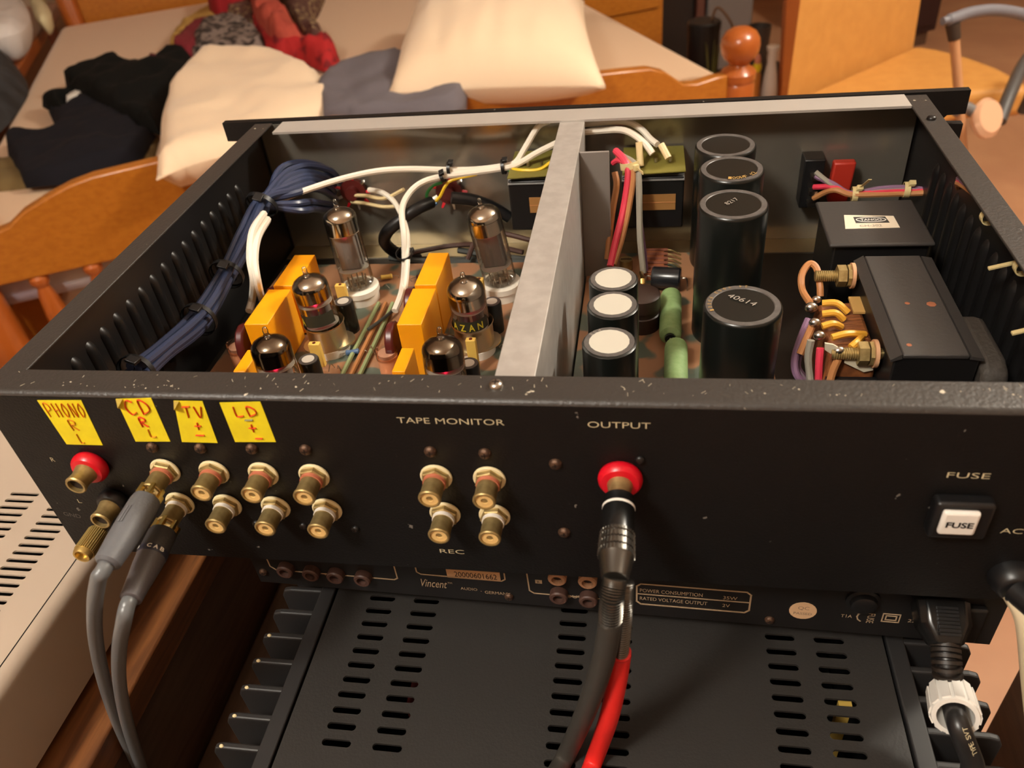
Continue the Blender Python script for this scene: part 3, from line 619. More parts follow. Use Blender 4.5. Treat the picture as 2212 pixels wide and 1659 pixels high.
for k in range(46):
    x = random.uniform(0.07, 0.205); y = random.uniform(0.03, 0.235); a = random.uniform(0, 6.28); l = random.uniform(0.003, 0.006)
    lb.tube([(x, y, ZB_), (x + math.cos(a) * l * .5, y + math.sin(a) * l * .5, ZB_ + random.uniform(0.002, 0.006)), (x + math.cos(a) * l, y + math.sin(a) * l, ZB_)], 0.0003, 5, 3)
o = lb.build('component_leads', STEEL, AMP); o['kind'] = 'stuff'
random.seed(9)
for k, (x, y, m) in enumerate(((0.1120, 0.055, TANRES), (0.1050, 0.0900, mat('blue resistor', (70, 96, 130), .4)), (0.1005, 0.140, MATS['blue resistor']), (0.1950, 0.150, TANRES), (0.1260, 0.200, GREENRES), (0.0980, 0.2250, TANRES), (0.1920, 0.075, DARKRED), (0.1230, 0.2250, DARKRED), (0.1640, 0.0550, MATS['blue resistor']), (0.066, 0.055, MATS['blue resistor']))):
    r = MB().lathe((x - 0.004, y, ZB_ + 0.0024), (1, 0.3, 0), [(0.0012, 0), (0.0018, 0.0006), (0.0015, 0.002), (0.0015, 0.006), (0.0018, 0.0074), (0.0012, 0.008)], 12).build('resistor', m, AMP)
    MB().tube([(x - 0.0075, y - 0.001, ZB_), (x - 0.007, y - 0.0009, ZB_ + 0.0024), (x + 0.0065, y + 0.003, ZB_ + 0.0024), (x + 0.0072, y + 0.0033, ZB_)], 0.0003, 5, 2).build('lead', STEEL, r)

# sockets for the valves, with their seats
TUBES = {}
def tube_axis(base, top, zt): return Vector(base), Pz(top[0], top[1], zt)
# valves stand in the sockets: (x,y) of the seat, tilt target pixel of the tip
VAL = {'rl': ((0.0872, 0.2030), (722, 430), -0.0180), 'rr': ((0.1795, 0.2070), (1034, 428), -0.0180), 'ml': ((0.0850, 0.1465), (655, 576), -0.0300), 'mr': ((0.1738, 0.1470), (998, 588), -0.0300),
       'fl': ((0.0830, 0.0860), (570, 706), -0.0310), 'fr': ((0.1725, 0.0850), (948, 706), -0.0310)}
for k, ((x, y), tip, zt) in VAL.items():
    if k[0] == 'r':
        s_ = MB().lathe((x, y, ZB_), (0, 0, 1), [(0.0118, 0), (0.0118, 0.0055), (0.0128, 0.0062), (0.0128, 0.0098), (0.0112, 0.0104), (0.0080, 0.0104), (0.0080, 0.0098)], 26).build('valve_socket', CERAM, AMP)
    else:
        s_ = MB().lathe((x, y, ZB_), (0, 0, 1), [(0.0112, 0), (0.0112, 0.0050), (0.0104, 0.0060), (0.0080, 0.0060)], 26).build('valve_socket', CERAM, AMP)
        fl = MB(); pts = []
        for a in range(0, 360, 15):
            c, s2 = math.cos(R_(a)), math.sin(R_(a)); rr = 0.0126 + 0.0050 * max(0, abs(c) ** 3); pts.append((x + rr * (c * .8 - s2 * .35), y + rr * (s2 * .8 + c * .35), ZB_ + 0.0050))
        fl.prism(pts, (0, 0, 0.0012)).build('saddle', mat('tinned saddle', (196, 184, 156), 0.4, 1.0), s_)
        MB().lathe((x, y, ZB_ + 0.006), (0, 0, 1), [(0.0112, 0), (0.0112, 0.0125), (0.0120, 0.0140), (0.0118, 0.0148)], 28, cap=(False, False)).build('shield_base', mat('dull shield metal', (190, 178, 152), 0.34, 1.0), s_)

# blue coax loom along the left wall and round to the selector
way = [Px(296, 806, .020), Px(350, 760, .021), Px(430, 690, .021), Px(490, 592, .022), Px(530, 515, .023), Px(566, 442, .027)]
fan = [[(610, 392, .245), (655, 372, .262), (705, 383, .278), (722, 402, .288)], [(612, 378, .250), (660, 358, .268), (712, 368, .282), (736, 392, .289)], [(618, 404, .240), (665, 388, .258), (708, 400, .275), (722, 416, .288)],
       [(630, 420, .236), (675, 408, .254), (706, 416, .272), (728, 432, .288)], [(640, 440, .232), (672, 436, .250), (700, 440, .268), (726, 444, .287)], [(600, 372, .255), (640, 352, .272), (690, 358, .284), (720, 380, .290)],
       [(622, 396, .246), (668, 380, .262), (708, 392, .280), (716, 410, .289)], [(628, 412, .238), (670, 398, .256), (702, 408, .274), (714, 424, .288)], [(645, 455, .230), (676, 452, .248), (704, 454, .266), (722, 452, .286)]]
offs = [(math.cos(a) * r, math.sin(a) * r) for a, r in [(k * 2 * math.pi / 6, 0.0046) for k in range(6)] + [(0, 0.0001), (0.8, 0.0078), (3.6, 0.0076)]]
for i, f in enumerate(fan):
    ox, oz = offs[i]
    pts = [w + Vector((ox * (1 if j % 2 == 0 else .75), 0, oz * (1 if j % 2 == 0 else .75))) for j, w in enumerate(way)] + [Py(*q) for q in f]
    wire('coax_cable', pts, 0.0023, BLUEWIRE, AMP, 8)
def tie(c, d, r, m, head=True, tail=0.0, wdt=0.0022):
    c = Vector(c); d = Vector(d).normalized(); x, y = frame(d)
    o = MB().lathe(c - d * wdt / 2, d, [(r, 0), (r + 0.0006, 0), (r + 0.0006, wdt), (r, wdt)], 18, cap=(False, False)).build('cable_tie', m, AMP)
    up = (Vector((0, 0, 1)) - d * d.z); up = (up + Vector((0.35, -0.4, 0))).normalized(); sd = d.cross(up).normalized()
    p = c + up * (r + 0.0014); h = 0.0028 if r > .009 else 0.0018
    MB().hexa([p - sd * h - d * h - up * .001, p + sd * h - d * h - up * .001, p + sd * h + d * h - up * .001, p - sd * h + d * h - up * .001], [p - sd * h - d * h + up * .0014, p + sd * h - d * h + up * .0014, p + sd * h + d * h + up * .0014, p - sd * h + d * h + up * .0014]).build('tie_head', m, o, bevel=0.0003)
    if tail: MB().hexa([p - d * .0009 - up * .0003, p + d * .0009 - up * .0003, p + d * .0009 + up * .0003, p - d * .0009 + up * .0003], [q + (sd * .3 + up).normalized() * tail for q in (p - d * .0009 - sd * .0003, p + d * .0009 - sd * .0003, p + d * .0009 + sd * .0003, p - d * .0009 + sd * .0003)]).build('tie_tail', m, o)
    return o
for i, w in enumerate(way):
    if i in (0, 2, 3, 5): tie(w, (way[min(i + 1, 5)] - way[max(i - 1, 0)]), 0.0098, BLACKPL, wdt=0.003)
# white leads
wire('white_lead', [Py(572, 448, .225), Py(589, 439, .232), Py(652, 414, .243), Py(732, 388, .255), Py(812, 370, .262), Py(884, 365, .266), Py(971, 367, .268), Py(1029, 366, .268), Py(1079, 360, .268), Py(1112, 352, .270), Py(1134, 320, .276), Py(1162, 274, .284), Py(1185, 262, .288)], 0.0021, WHITEWIRE, AMP)
wire('white_lead', [Pz(853, 672, -.074), Pz(868, 630, -.070), Py(874, 575, .222), Py(873, 510, .232), Py(868, 455, .244), Py(882, 420, .252), Py(910, 395, .258), Py(950, 382, .263), Py(1000, 375, .266), Py(1080, 364, .266), Py(1115, 356, .268), Py(1160, 330, .272), Py(1198, 311, .278), Py(1240, 290, .282), Py(1300, 282, .284), Py(1350, 282, .278), Py(1388, 305, .270), Py(1410, 332, .265)], 0.0021, WHITEWIRE, AMP)
wire('white_lead', [Pz(860, 660, -.076), Pz(874, 622, -.070), Py(880, 560, .224), Py(878, 500, .236), Py(858, 445, .258), Py(830, 418, .270), Py(798, 410, .282)], 0.0019, WHITEWIRE, AMP)
wire('white_lead', [Py(1240, 270, .290), Py(1340, 262, .289), Py(1380, 275, .285), Py(1405, 300, .278), Py(1420, 312, .272)], 0.0021, WHITEWIRE, AMP)
wire('white_lead', [Px(570, 462, .036), Px(546, 500, .041), Px(540, 556, .045), Px(548, 606, .047), Pz(545, 645, -.062), Pz(538, 672, -.066)], 0.0023, WHITEWIRE, AMP)
wire('white_lead', [Px(578, 474, .038), Px(557, 512, .044), Px(550, 562, .048), Px(557, 612, .050), Pz(567, 650, -.070)], 0.0023, WHITEWIRE, AMP)
for (a, b_, r) in (((971, 364, .2675), (1.0, .0, .0), 0.0040), ((956, 383, .263), (.8, .1, .3), 0.0030), ((1088, 360, .268), (1, 0, 0.1), 0.0044), ((873, 548, .226), (0, .4, -1), 0.0050)): tie(Py(*a), b_, r, BLACKPL)
for dz in (-3, 4): wire('cream_lead', [Py(760, 428 + dz * 2, .286), Py(790, 430 + dz * 2.4, .276), Py(830, 432 + dz * 1.2 + (10 if dz > 0 else 0), .268), Py(872, 424 + dz * 5, .262)], 0.0013, CREAMWIRE, AMP, 6)
wire('black_cable', [Py(1100, 470, .272), Py(1060, 446, .270), Py(1020, 432, .266), Py(975, 427, .262)], 0.0042, BLACKPL, AMP, 10)
wire('black_cable', [Py(932, 437, .262), Py(900, 452, .252), Py(862, 478, .246), Py(836, 502, .245), Py(832, 525, .250), Py(860, 548, .262), Py(905, 560, .272)], 0.0042, BLACKPL, AMP, 10)
for pts, m in (([(935, 440, .262), (950, 425, .262), (962, 402, .263), (978, 388, .265), (1030, 376, .266)], YELWIRE), ([(926, 440, .263), (922, 420, .265), (935, 402, .266), (955, 394, .266)], GREENWIRE), ([(932, 438, .262), (940, 432, .262), (945, 425, .263)], CREAMWIRE), ([(920, 442, .262), (932, 446, .260), (944, 438, .261)], mat('blue wire', (40, 96, 140), .4)),
               ([(1096, 364, .268), (1130, 368, .262), (1165, 366, .262), (1190, 350, .266)], YELWIRE), ([(1096, 366, .267), (1130, 378, .262), (1160, 380, .262), (1190, 366, .266)], GREENWIRE)):
    wire('thin_lead', [Py(*q) for q in pts], 0.0011, m, AMP, 6)
for pts, m, r in (([(842, 556, -.090), (930, 566, -.091), (1040, 562, -.091), (1140, 566, -.091)], DARKWIRE, .0026), ([(990, 540, -.088), (1060, 552, -.09), (1140, 560, -.09)], DARKWIRE, .0022), ([(880, 548, -.086), (980, 530, -.084), (1060, 530, -.08), (1130, 545, -.082)], mat('dark brown wire', (70, 46, 38), .5), .0018),
                  ([(1010, 560, -.086), (1030, 520, -.075), (1080, 505, -.07), (1150, 520, -.07)], MATS['dark brown wire'], .0018)):
    wire('floor_lead', [Pz(*q) for q in pts], r, m, AMP, 7)
# rotary switch wafers on the inner front plate (dark red bodies)
for (x, y, yy, r) in ((762, 416, .286, .0095), (968, 418, .284, .0095)):
    p = Py(x, y, yy); b = MB().lathe((p.x, 0.2942, p.z), (0, -1, 0), [(r * .7, 0), (r * .7, .004), (r, .004), (r, .0075), (r * .5, .0075), (r * .5, .012)], 14).build('rotary_switch', DARKRED, AMP)
    for k in range(9):
        a = k * .7; MB().hexa([(p.x + r * math.cos(a) - .0008, .2868, p.z + r * math.sin(a) - .0008), (p.x + r * math.cos(a) + .0008, .2868, p.z + r * math.sin(a) - .0008), (p.x + r * math.cos(a) + .0008, .2876, p.z + r * math.sin(a) + .0008), (p.x + r * math.cos(a) - .0008, .2876, p.z + r * math.sin(a) + .0008)],
                              [(p.x + 1.35 * r * math.cos(a) - .0006, .2860, p.z + 1.35 * r * math.sin(a) - .0006), (p.x + 1.35 * r * math.cos(a) + .0006, .2860, p.z + 1.35 * r * math.sin(a) - .0006), (p.x + 1.35 * r * math.cos(a) + .0006, .2868, p.z + 1.35 * r * math.sin(a) + .0006), (p.x + 1.35 * r * math.cos(a) - .0006, .2868, p.z + 1.35 * r * math.sin(a) + .0006)]).build('solder_tag', STEEL if k % 2 else RED, b)

# level meters / relays either side of the partition, on the front plate
def meter(x0, x1, label):
    b = box('meter_box', (x0, 0.2550, -0.0650), (x1, 0.2938, -0.0300), BLACKPL, AMP, 0.0010); b['label'] = label
    MB().hexa([(x0, .2546, -.0325), (x1, .2546, -.0325), (x1, .2575, -.0297), (x0, .2575, -.0297)], [(x0, .2540, -.0320), (x1, .2540, -.0320), (x1, .2580, -.0292), (x0, .2580, -.0292)]).build('front_edge', mat('light metal edge', (150, 150, 148), .4, .8), b)
    box('window', (x0 + .0130, .2543, -.0520), (x1 - .0050, .2551, -.0415), mat('tan coil tape', (156, 112, 62), .5), b); box('window_bar', (x0 + .0130, .2540, -.0470), (x1 - .0050, .2544, -.0466), BROWNWIRE, b)
    MB().hexa([(x0 + .0005, .2520, -.0272), (x1 + .0005, .2530, -.0262), (x1, .2925, -.0262), (x0, .2925, -.0262)], [(x0 + .0005, .2520, -.0266), (x1 + .0005, .2530, -.0256), (x1, .2925, -.0256), (x0, .2925, -.0256)]).build('insulating_card', OLIVE, b)
    for k in range(3): MB().cyl((x0 + .012 + k * .009, .268, -.0256), (x0 + .012 + k * .009, .268, -.0232), .0010, n=8).build('terminal', STEEL, b)
meter(0.2540, 0.2925, 'black box with tan window and olive top, right of the aluminium partition'); meter(0.1815, 0.2140, 'black box with tan window, half hidden left of the aluminium partition')
for x, y, a in ((1380, 325, 60), (1428, 330, 50)):
    p0 = Py(x, y - 18, .268); p1 = Py(x + (4 if x < 1400 else 16), y + 34 if x < 1400 else y + 12, .262); MB().tube([p0, p0.lerp(p1, .5), p1], 0.0022, 10).build('cream_sleeve', CREAMWIRE, AMP)
box('grey_bracket', (0.2306, 0.2290, FB), (0.2480, 0.2306, 0.0020 - 0.0035), mat('grey bracket steel', (134, 126, 120), .5, .2), AMP, 0.0006)

# ------------------------------------------------------------------ inside right: capacitors, wires, transformers
def bigcap(x, y, r, zt, label):
    b = MB().lathe((x, y, ZB_), (0, 0, 1), [(r * .97, 0), (r, .002), (r, zt - ZB_ - .0016), (r * .985, zt - ZB_ - .0006), (r * .95, zt - ZB_)], 40).build('reservoir_capacitor', CAPBLACK, AMP); b['label'] = label
    MB().lathe((x, y, zt - .0004), (0, 0, 1), [(r * .955, 0), (r * .94, .0006), (r * .80, .0007), (r * .775, .0003), (0.0005, .0003)], 40).build('cap_top', CAPTOP, b)
    return b
C1 = bigcap(0.3144, 0.0975, 0.0176, -0.0220, 'shorter black reservoir capacitor nearest the back panel'); C2 = bigcap(0.3138, 0.1670, 0.0176, -0.0060, 'tall black reservoir capacitor, front of the three')
C3 = bigcap(0.3160, 0.2110, 0.0176, -0.0065, 'tall black reservoir capacitor, middle of the three'); C4 = bigcap(0.3150, 0.2470, 0.0176, -0.0075, 'tall black reservoir capacitor, rearmost of the three')
CAPPR = mat('grey stamp', (150, 142, 132), .6); GOLDPR = mat('gold stamp', (176, 140, 76), .5)
def ring_text(s, c, r, z, a0, step, h, m, parent):
    for k, ch in enumerate(s):
        if ch == ' ': continue
        a = R_(a0 + step * k); d = Vector((math.cos(a), math.sin(a), 0)); t_ = Vector((-math.sin(a), math.cos(a), 0))
        text('stamp', ch, m, parent, Vector((c[0], c[1], z)) + d * r - t_ * h * .3, t_ * h * .6, -d * h, (0, 0, 1), 0.00008)
text('stamp', '40614', CAPPR, C1, (0.3075, 0.1040, -0.0216), (0.0115, -0.0080, 0), (0.0022, 0.0026, 0), (0, 0, 1))
text('stamp', '8217', CAPPR, C2, (0.3110, 0.1650, -0.0056), (0.0060, 0.0060, 0), (-0.0020, 0.0022, 0), (0, 0, 1))
ring_text('100µF 350V 42', (0.3144, 0.0975), 0.0158, -0.0213, 200, -10, 0.0018, GOLDPR, C1)
ring_text('100µF ±2', (0.3160, 0.2110), 0.0150, -0.0058, 262, 9, 0.0030, GOLDPR, C3)
for zz, s in ((-0.024, '42'), (-0.030, '100'), (-0.036, 'BLACK')):
    text('stamp', s, mat('dim grey stamp', (84, 80, 76), .6), C2, (0.3005, 0.1563, zz), (0.0052 if len(s) < 4 else .009, -0.0040, 0), (0, 0, 0.0026), (-.3, -1, 0), 0.0006)
def whitecap(x, y, zt, label):
    b = elec(x, y, 0.0121, zt, WHITETOP, .74, 'power_electrolytic'); b['label'] = label; return b
w1 = whitecap(0.2553, 0.0690, -0.0225, 'white topped capacitor nearest the back panel'); whitecap(0.2556, 0.0975, -0.0215, 'white topped capacitor, middle of three'); whitecap(0.2548, 0.1215, -0.0220, 'white topped capacitor farthest from the back panel')
ring_text('POB', (0.2553, 0.0690), 0.0106, -0.0221, 120, 14, 0.0018, CAPPR, w1)
def green_res(y0, y1, x, z=-0.0775):
    g = MB().lathe((x, y0, z), (0.02, 1, 0), [(.0035, 0), (.0058, .0018), (.0062, .004), (.0062, y1 - y0 - .004), (.0058, y1 - y0 - .0018), (.0035, y1 - y0)], 20).build('wirewound_resistor', GREENRES, AMP)
    MB().cyl((x, y0 - .0015, z), (x, y0 + .001, z), .0030, n=12).build('end_cap', BLACKPL, g)
    MB().tube([(x, y0, z), (x, y0 - .003, z), (x, y0 - .004, ZB_)], .0005, 6, 3).tube([(x + .001, y1, z), (x + .001, y1 + .003, z), (x + .001, y1 + .004, ZB_)], .0005, 6, 3).build('lead', STEEL, g)
green_res(0.1500, 0.1950, 0.2840); green_res(0.1000, 0.1440, 0.2862)
b = MB().lathe((0.2735, 0.2130, -0.0765), (1, -0.12, 0), [(.0060, 0), (.0066, .001), (.0066, .0165), (.0058, .0175)], 18).build('axial_capacitor', mat('black tin sleeve', (30, 31, 34), .25), AMP)
MB().tube([(0.2735, .213, -.0765), (.270, .2135, -.0765), (.2695, .2136, ZB_)], .0005, 5, 3).tube([(0.2905, .211, -.0765), (.2945, .2105, -.0765), (.295, .2105, ZB_)], .0005, 5, 3).build('lead', STEEL, b)
MB().lathe((0.2680, 0.1730, ZB_), (0, 0, 1), [(.0105, 0), (.0105, .0095), (.0098, .010), (.0098, .013), (.0105, .0135), (.0105, .0215), (.009, .0225)], 24).build('can_choke', mat('dark brown can', (58, 42, 36), .4), AMP)
b = MB().cyl((0.2570, 0.2370, ZB_), (0.2570, 0.2370, ZB_ + 0.0075), 0.0042, n=14).build('brass_pillar', BRASS, AMP)
MB().hexa([(.2535, .2366, ZB_ + .0076), (.2605, .2366, ZB_ + .0076), (.2605, .2374, ZB_ + .0076), (.2535, .2374, ZB_ + .0076)], [(.2535, .2366, ZB_ + .0078), (.2605, .2366, ZB_ + .0078), (.2605, .2374, ZB_ + .0078), (.2535, .2374, ZB_ + .0078)]).build('screw_slot', HOLE, b)
tb = box('terminal_strip', (0.2680, 0.2230, ZB_), (0.2810, 0.2560, ZB_ + 0.0045), mat('orange brown bakelite', (150, 88, 56), .5), AMP)
for k in range(6): MB().cyl((.2660, .2255 + .0056 * k, ZB_ + .0048), (.2835, .2255 + .0056 * k, ZB_ + .0048), .0011, n=8).build('strip_resistor', mat('brown resistor', (120, 66, 44), .5), tb)
for k in range(6): MB().tube([(.2835, .2255 + .0056 * k, ZB_ + .0048), (.287, .2255 + .0056 * k, ZB_ + .004), (.292, .2262 + .0056 * k, ZB_ + .0004)], .0005, 5, 3).build('strip_lead', BRASS, tb)
for pts, m, r in (([(1330, 326, .262), (1348, 345, .252), (1357, 375, .246), (1347, 450, .238), (1330, 520, .226), (1318, 575, .214)], REDWIRE, .0022), ([(1335, 340, .262), (1355, 350, .252), (1368, 375, .246), (1358, 450, .238), (1342, 520, .228), (1325, 572, .216)], BROWNWIRE, .0019),
                  ([(1345, 338, .262), (1368, 352, .252), (1379, 378, .246), (1381, 450, .238), (1383, 520, .230), (1390, 590, .222)], GREYWIRE, .0020), ([(1360, 345, .258), (1376, 380, .248), (1380, 450, .240), (1390, 530, .232), (1396, 585, .226)], PURPLEWIRE, .0015),
                  ([(1328, 372, .244), (1332, 400, .240), (1324, 450, .236), (1318, 500, .232), (1312, 560, .224)], BROWNWIRE, .0020), ([(1325, 352, .262), (1335, 346, .258), (1348, 350, .252)], REDWIRE, .0018)):
    wire('hookup_wire', [Py(*q) for q in pts], r, m, AMP, 8)
p = Py(1360, 357, .2515); tie(p, (0.15, -.25, -1), 0.0052, TIECREAM, tail=0.012, wdt=0.004)
b = MB().tube([Py(1385, 590, .222), Pz(1388, 606, -.070), Pz(1388, 616, -.078)], .0016, 8).build('solder_post', GOLD, AMP)

# mains switch and red suppressor on the inner front plate
sw = MB().box((0.3672, 0.2800, -0.0660), (0.3800, 0.2943, -0.0330)).build('power_switch', BLACKPL, AMP, bevel=0.0008)
for k, z in enumerate((-0.0430, -0.0530, -0.0610)):
    MB().box((0.3715, 0.2740, z - .0014), (0.3765, 0.2800, z + .0014)).build('switch_tag', STEEL, sw)
MB().hexa([(.3843, .2790, -.0620), (.3968, .2790, -.0620), (.3968, .2860, -.0620), (.3843, .2860, -.0620)], [(.3850, .2800, -.0355), (.3985, .2800, -.0355), (.3985, .2865, -.0355), (.3850, .2865, -.0355)]).build('red_suppressor', mat('brick red capacitor', (168, 44, 30), .42), AMP, bevel=0.0012)
rb = [(1765, 377, .272), (1800, 398, .268), (1838, 418, .264), (1900, 408, .262), (1960, 406, .262), (2030, 416, .256), (2085, 430, .244)]
for d, m, r in ((0, PURPLEWIRE, .0018), (6, REDWIRE, .0017), (12, BROWNWIRE, .0018), (3, GREYWIRE, .0016)):
    q = [Py(x, y + d * (.2 if i in (2, 5) else 1), yy - d * .0002) for i, (x, y, yy) in enumerate(rb)]
    q[0] = Py(1762 + (0 if d < 4 else -4), 372 if d == 3 else 404 if d == 6 else 428 if d == 12 else 380, .275)
    q += [Vector((.4285, .195, -.0085)) + Vector((0, 0, -d * .0002)), Vector((.4300, .160, -.0055)), Vector((.4300, .125, -.0050)), Vector((.4296, .092, -.0062 - d * .0001))]
    wire('mains_lead', q, r, m, AMP, 8)
for (x, y, yy, tl) in ((1846, 420, .264, .012), (1958, 410, .262, .0), (2055, 434, .250, .0)): tie(Py(x, y, yy), (1, -.1, .0), 0.0042, TIECREAM, tail=tl, wdt=0.0034)
for y in (0.150, 0.104): tie((.4290, y, -.0072), (0, 1, 0), 0.0032, TIECREAM, tail=0.0, wdt=0.0034)
for (x, y, z0, z1, L_) in ((0.4190, 0.112, -.0130, -.0150, .012), (0.4180, 0.0725, -.0200, -.0210, .014)):
    MB().hexa([(x, y - .0011, z0), (x, y + .0011, z0), (x, y + .0011, z0 + .0008), (x, y - .0011, z0 + .0008)], [(x + L_, y - .0011 + .002, z1 + .004), (x + L_, y + .0031, z1 + .004), (x + L_, y + .0031, z1 + .0048), (x + L_, y + .0009, z1 + .0048)]).build('tie_tail', TIECREAM, AMP)

# sealed choke with a sticker
ch = box('sealed_choke', (0.3675, 0.1730, FB), (0.4145, 0.2185, -0.0345), BLACKIN, AMP, 0.001); ch['label'] = 'black square choke with white sticker on its lid'
lid = box('choke_lid', (0.3648, 0.1705, -0.0345), (0.4165, 0.2210, -0.0322), SATIN, ch, 0.0012, 3)
q = [Pz(x, y, -0.0321) for x, y in ((1826, 495), (1944, 492), (1930, 467), (1823, 465))]
MB().prism(q, (0, 0, 0.0002)).build('white_sticker', mat('off white sticker', (220, 208, 186), .6), ch)
q = [Pz(x, y, -0.0319) for x, y in ((1849, 482), (1922, 481), (1912, 468), (1843, 469))]
MB().prism(q, (0, 0, 0.0001)).build('sticker_emblem', mat('dark print', (52, 50, 46), .6), ch)
cc = (q[0] + q[1] + q[2] + q[3]) / 4; ex = (q[1] - q[0]) * .44; ey = (q[3] - q[0]) * .36
b = MB(); b.tube([cc + ex * math.cos(R_(a)) + ey * math.sin(R_(a)) + Vector((0, 0, .0002)) for a in range(0, 361, 20)], .0003, 5, 2, .4); b.build('emblem_ring', WHITEP, ch)
text('emblem_lettering', 'TANGO', WHITEP, ch, cc - ex * .72 - ey * .45, ex * 1.44, ey * .9, (0, 0, 1), .0002, .02)
a_, b2 = Pz(1858, 490, -.0318), Pz(1906, 489, -.0318); text('emblem_lettering', 'CH-302', mat('pale grey print', (150, 140, 126), .7), ch, a_, b2 - a_, (0, .0022, 0), (0, 0, 1), .0001)

# mains transformer
tr = box('mains_transformer', (0.3770, 0.0760, FB), (0.4112, 0.1590, -0.0352), BLACKIN, AMP, 0.0008); tr['label'] = 'large black mains transformer with exposed winding and bolts'
box('top_plate', (0.3800, 0.0752, -0.0352), (0.4065, 0.1600, -0.0330), SATIN, tr, 0.0006)
MB().hexa([(.3755, .0752, -.0370), (.3800, .0752, -.0352), (.3800, .1600, -.0352), (.3755, .1600, -.0370)], [(.3752, .0752, -.0358), (.3795, .0752, -.0328), (.3795, .1600, -.0328), (.3752, .1600, -.0358)]).build('edge_flange', SATIN, tr)
MB().hexa([(.4068, .0752, -.0352), (.4125, .0752, -.0360), (.4125, .1600, -.0360), (.4068, .1600, -.0352)], [(.4072, .0752, -.0335), (.4122, .0752, -.0345), (.4122, .1600, -.0345), (.4072, .1600, -.0335)]).build('edge_flange', SATIN, tr)
pts = [(0.4125, 0.0700, FB), (0.4125, 0.1200, FB), (0.4125, 0.1200, -0.050), (0.4125, 0.1170, -0.0410), (0.4125, 0.110, -0.0375), (0.4125, 0.080, -0.0375), (0.4125, 0.0725, -0.0405), (0.4125, 0.0700, -0.048)]
MB().prism(pts, (0.0110, 0, 0)).build('bell_cover', mat('dusty black lacquer', (58, 52, 46), .7, bump=.3, scale=400), tr, bevel=0.003, seg=3)
for (x, y) in ((1960, 655), (2012, 657), (1964, 745)):
    p = Pz(2012, 657, -.0329) if x == 2012 else Pz(x, y, -.0329)
    MB().lathe(p, (0, 0, 1), [(.0022 if x == 2012 else .0012, 0), (.001, .0001)], 7).build('rust_spot', mat('rust spot', (150, 90, 60), .8), tr)
# exposed winding on its left: bobbin, coil, yellow tails
wn = MB().hexa([(.3520, .0930, -.0800), (.3765, .0930, -.0800), (.3765, .1420, -.0800), (.3520, .1420, -.0800)], [(.3560, .0945, -.0490), (.3765, .0945, -.0480), (.3765, .1415, -.0480), (.3560, .1400, -.0490)]).build('winding', mat('varnished copper winding', (140, 84, 44), .45, c2=(96, 54, 30), scale=120, stretch=(1, 6, 1), bump=.5), AMP, bevel=0.002)
wn['label'] = 'brown varnished copper winding with yellow sleeved tails'
box('winding_tape', (.3715, .1290, -.0478), (.3770, .1430, -.0466), mat('yellow brown tape', (186, 146, 84), .6), wn)
MB().prism([Py(x, y, .0925) for x, y in ((1782, 742), (1800, 745), (1826, 760), (1822, 776), (1800, 768), (1782, 756))], (0, .001, 0)).build('bobbin_flange', mat('cream bobbin', (206, 196, 172), .5), wn)
MB().prism([Py(x, y, .0925) for x, y in ((1826, 766), (1850, 778), (1888, 786), (1886, 800), (1866, 804), (1824, 784))], (0, .001, 0)).build('bobbin_flange', MATS['cream bobbin'], wn)
MB().hexa([(.3545, .0880, -.088), (.3770, .0880, -.088), (.3770, .0930, -.088), (.3545, .0930, -.088)], [(.3545, .0900, -.0590), (.3770, .0900, -.0590), (.3770, .0930, -.0590), (.3545, .0930, -.0590)]).build('bobbin_front', BLACKPL, wn)
for a, c, d in (((1776, 655), (1808, 655), (1832, 675)), ((1776, 678), (1805, 676), (1822, 690)), ((1776, 705), (1800, 699), (1817, 706)), ((1797, 729), (1830, 721), (1868, 722)), ((1838, 750), (1850, 740), (1860, 730))):
    wire('yellow_sleeve', [Pz(a[0], a[1], -.0440), Pz(c[0], c[1], -.0432), Pz(d[0], d[1], -.0470)], .0017, mat('amber sleeving', (222, 164, 56), .45), wn, 8)
for (x, y, r) in ((1752, 664, .0030), (1764, 647, .0022), (1760, 697, .0026), (1770, 725, .0026), (1812, 758, .0026)):
    p = Pz(x, y, -.0440); MB().ball(p, r, 12, (1.1, .9, .9)).build('solder_joint', STEEL, wn)
wire('tan_loop', [Pz(1750, 655, -.043), Py(1734, 628, .148), Py(1732, 595, .156), Py(1748, 570, .162), Py(1764, 580, .160), Py(1771, 615, .152), Pz(1772, 640, -.050)], .0018, BROWNWIRE, AMP)
for pts, m in (([(1746, 690, -.046), (1728, 735, -.052), (1716, 780, -.060), (1722, 812, -.066), (1745, 830, -.072)], PURPLEWIRE), ([(1752, 700, -.047), (1738, 740, -.054), (1722, 790, -.064), (1745, 826, -.070)], mat('dark violet wire', (84, 60, 74), .5)), ([(1752, 735, -.048), (1746, 770, -.056), (1750, 815, -.066), (1752, 840, -.070)], GREYWIRE), ([(1772, 752, -.048), (1770, 780, -.054), (1768, 830, -.066)], REDWIRE),
               ([(1811, 775, -.048), (1800, 800, -.054), (1790, 835, -.062)], BROWNWIRE), ([(1756, 700, -.046), (1742, 732, -.050), (1728, 765, -.056)], BROWNWIRE)):
    wire('transformer_lead', [Pz(*q_) for q_ in pts], .0018, m, AMP)
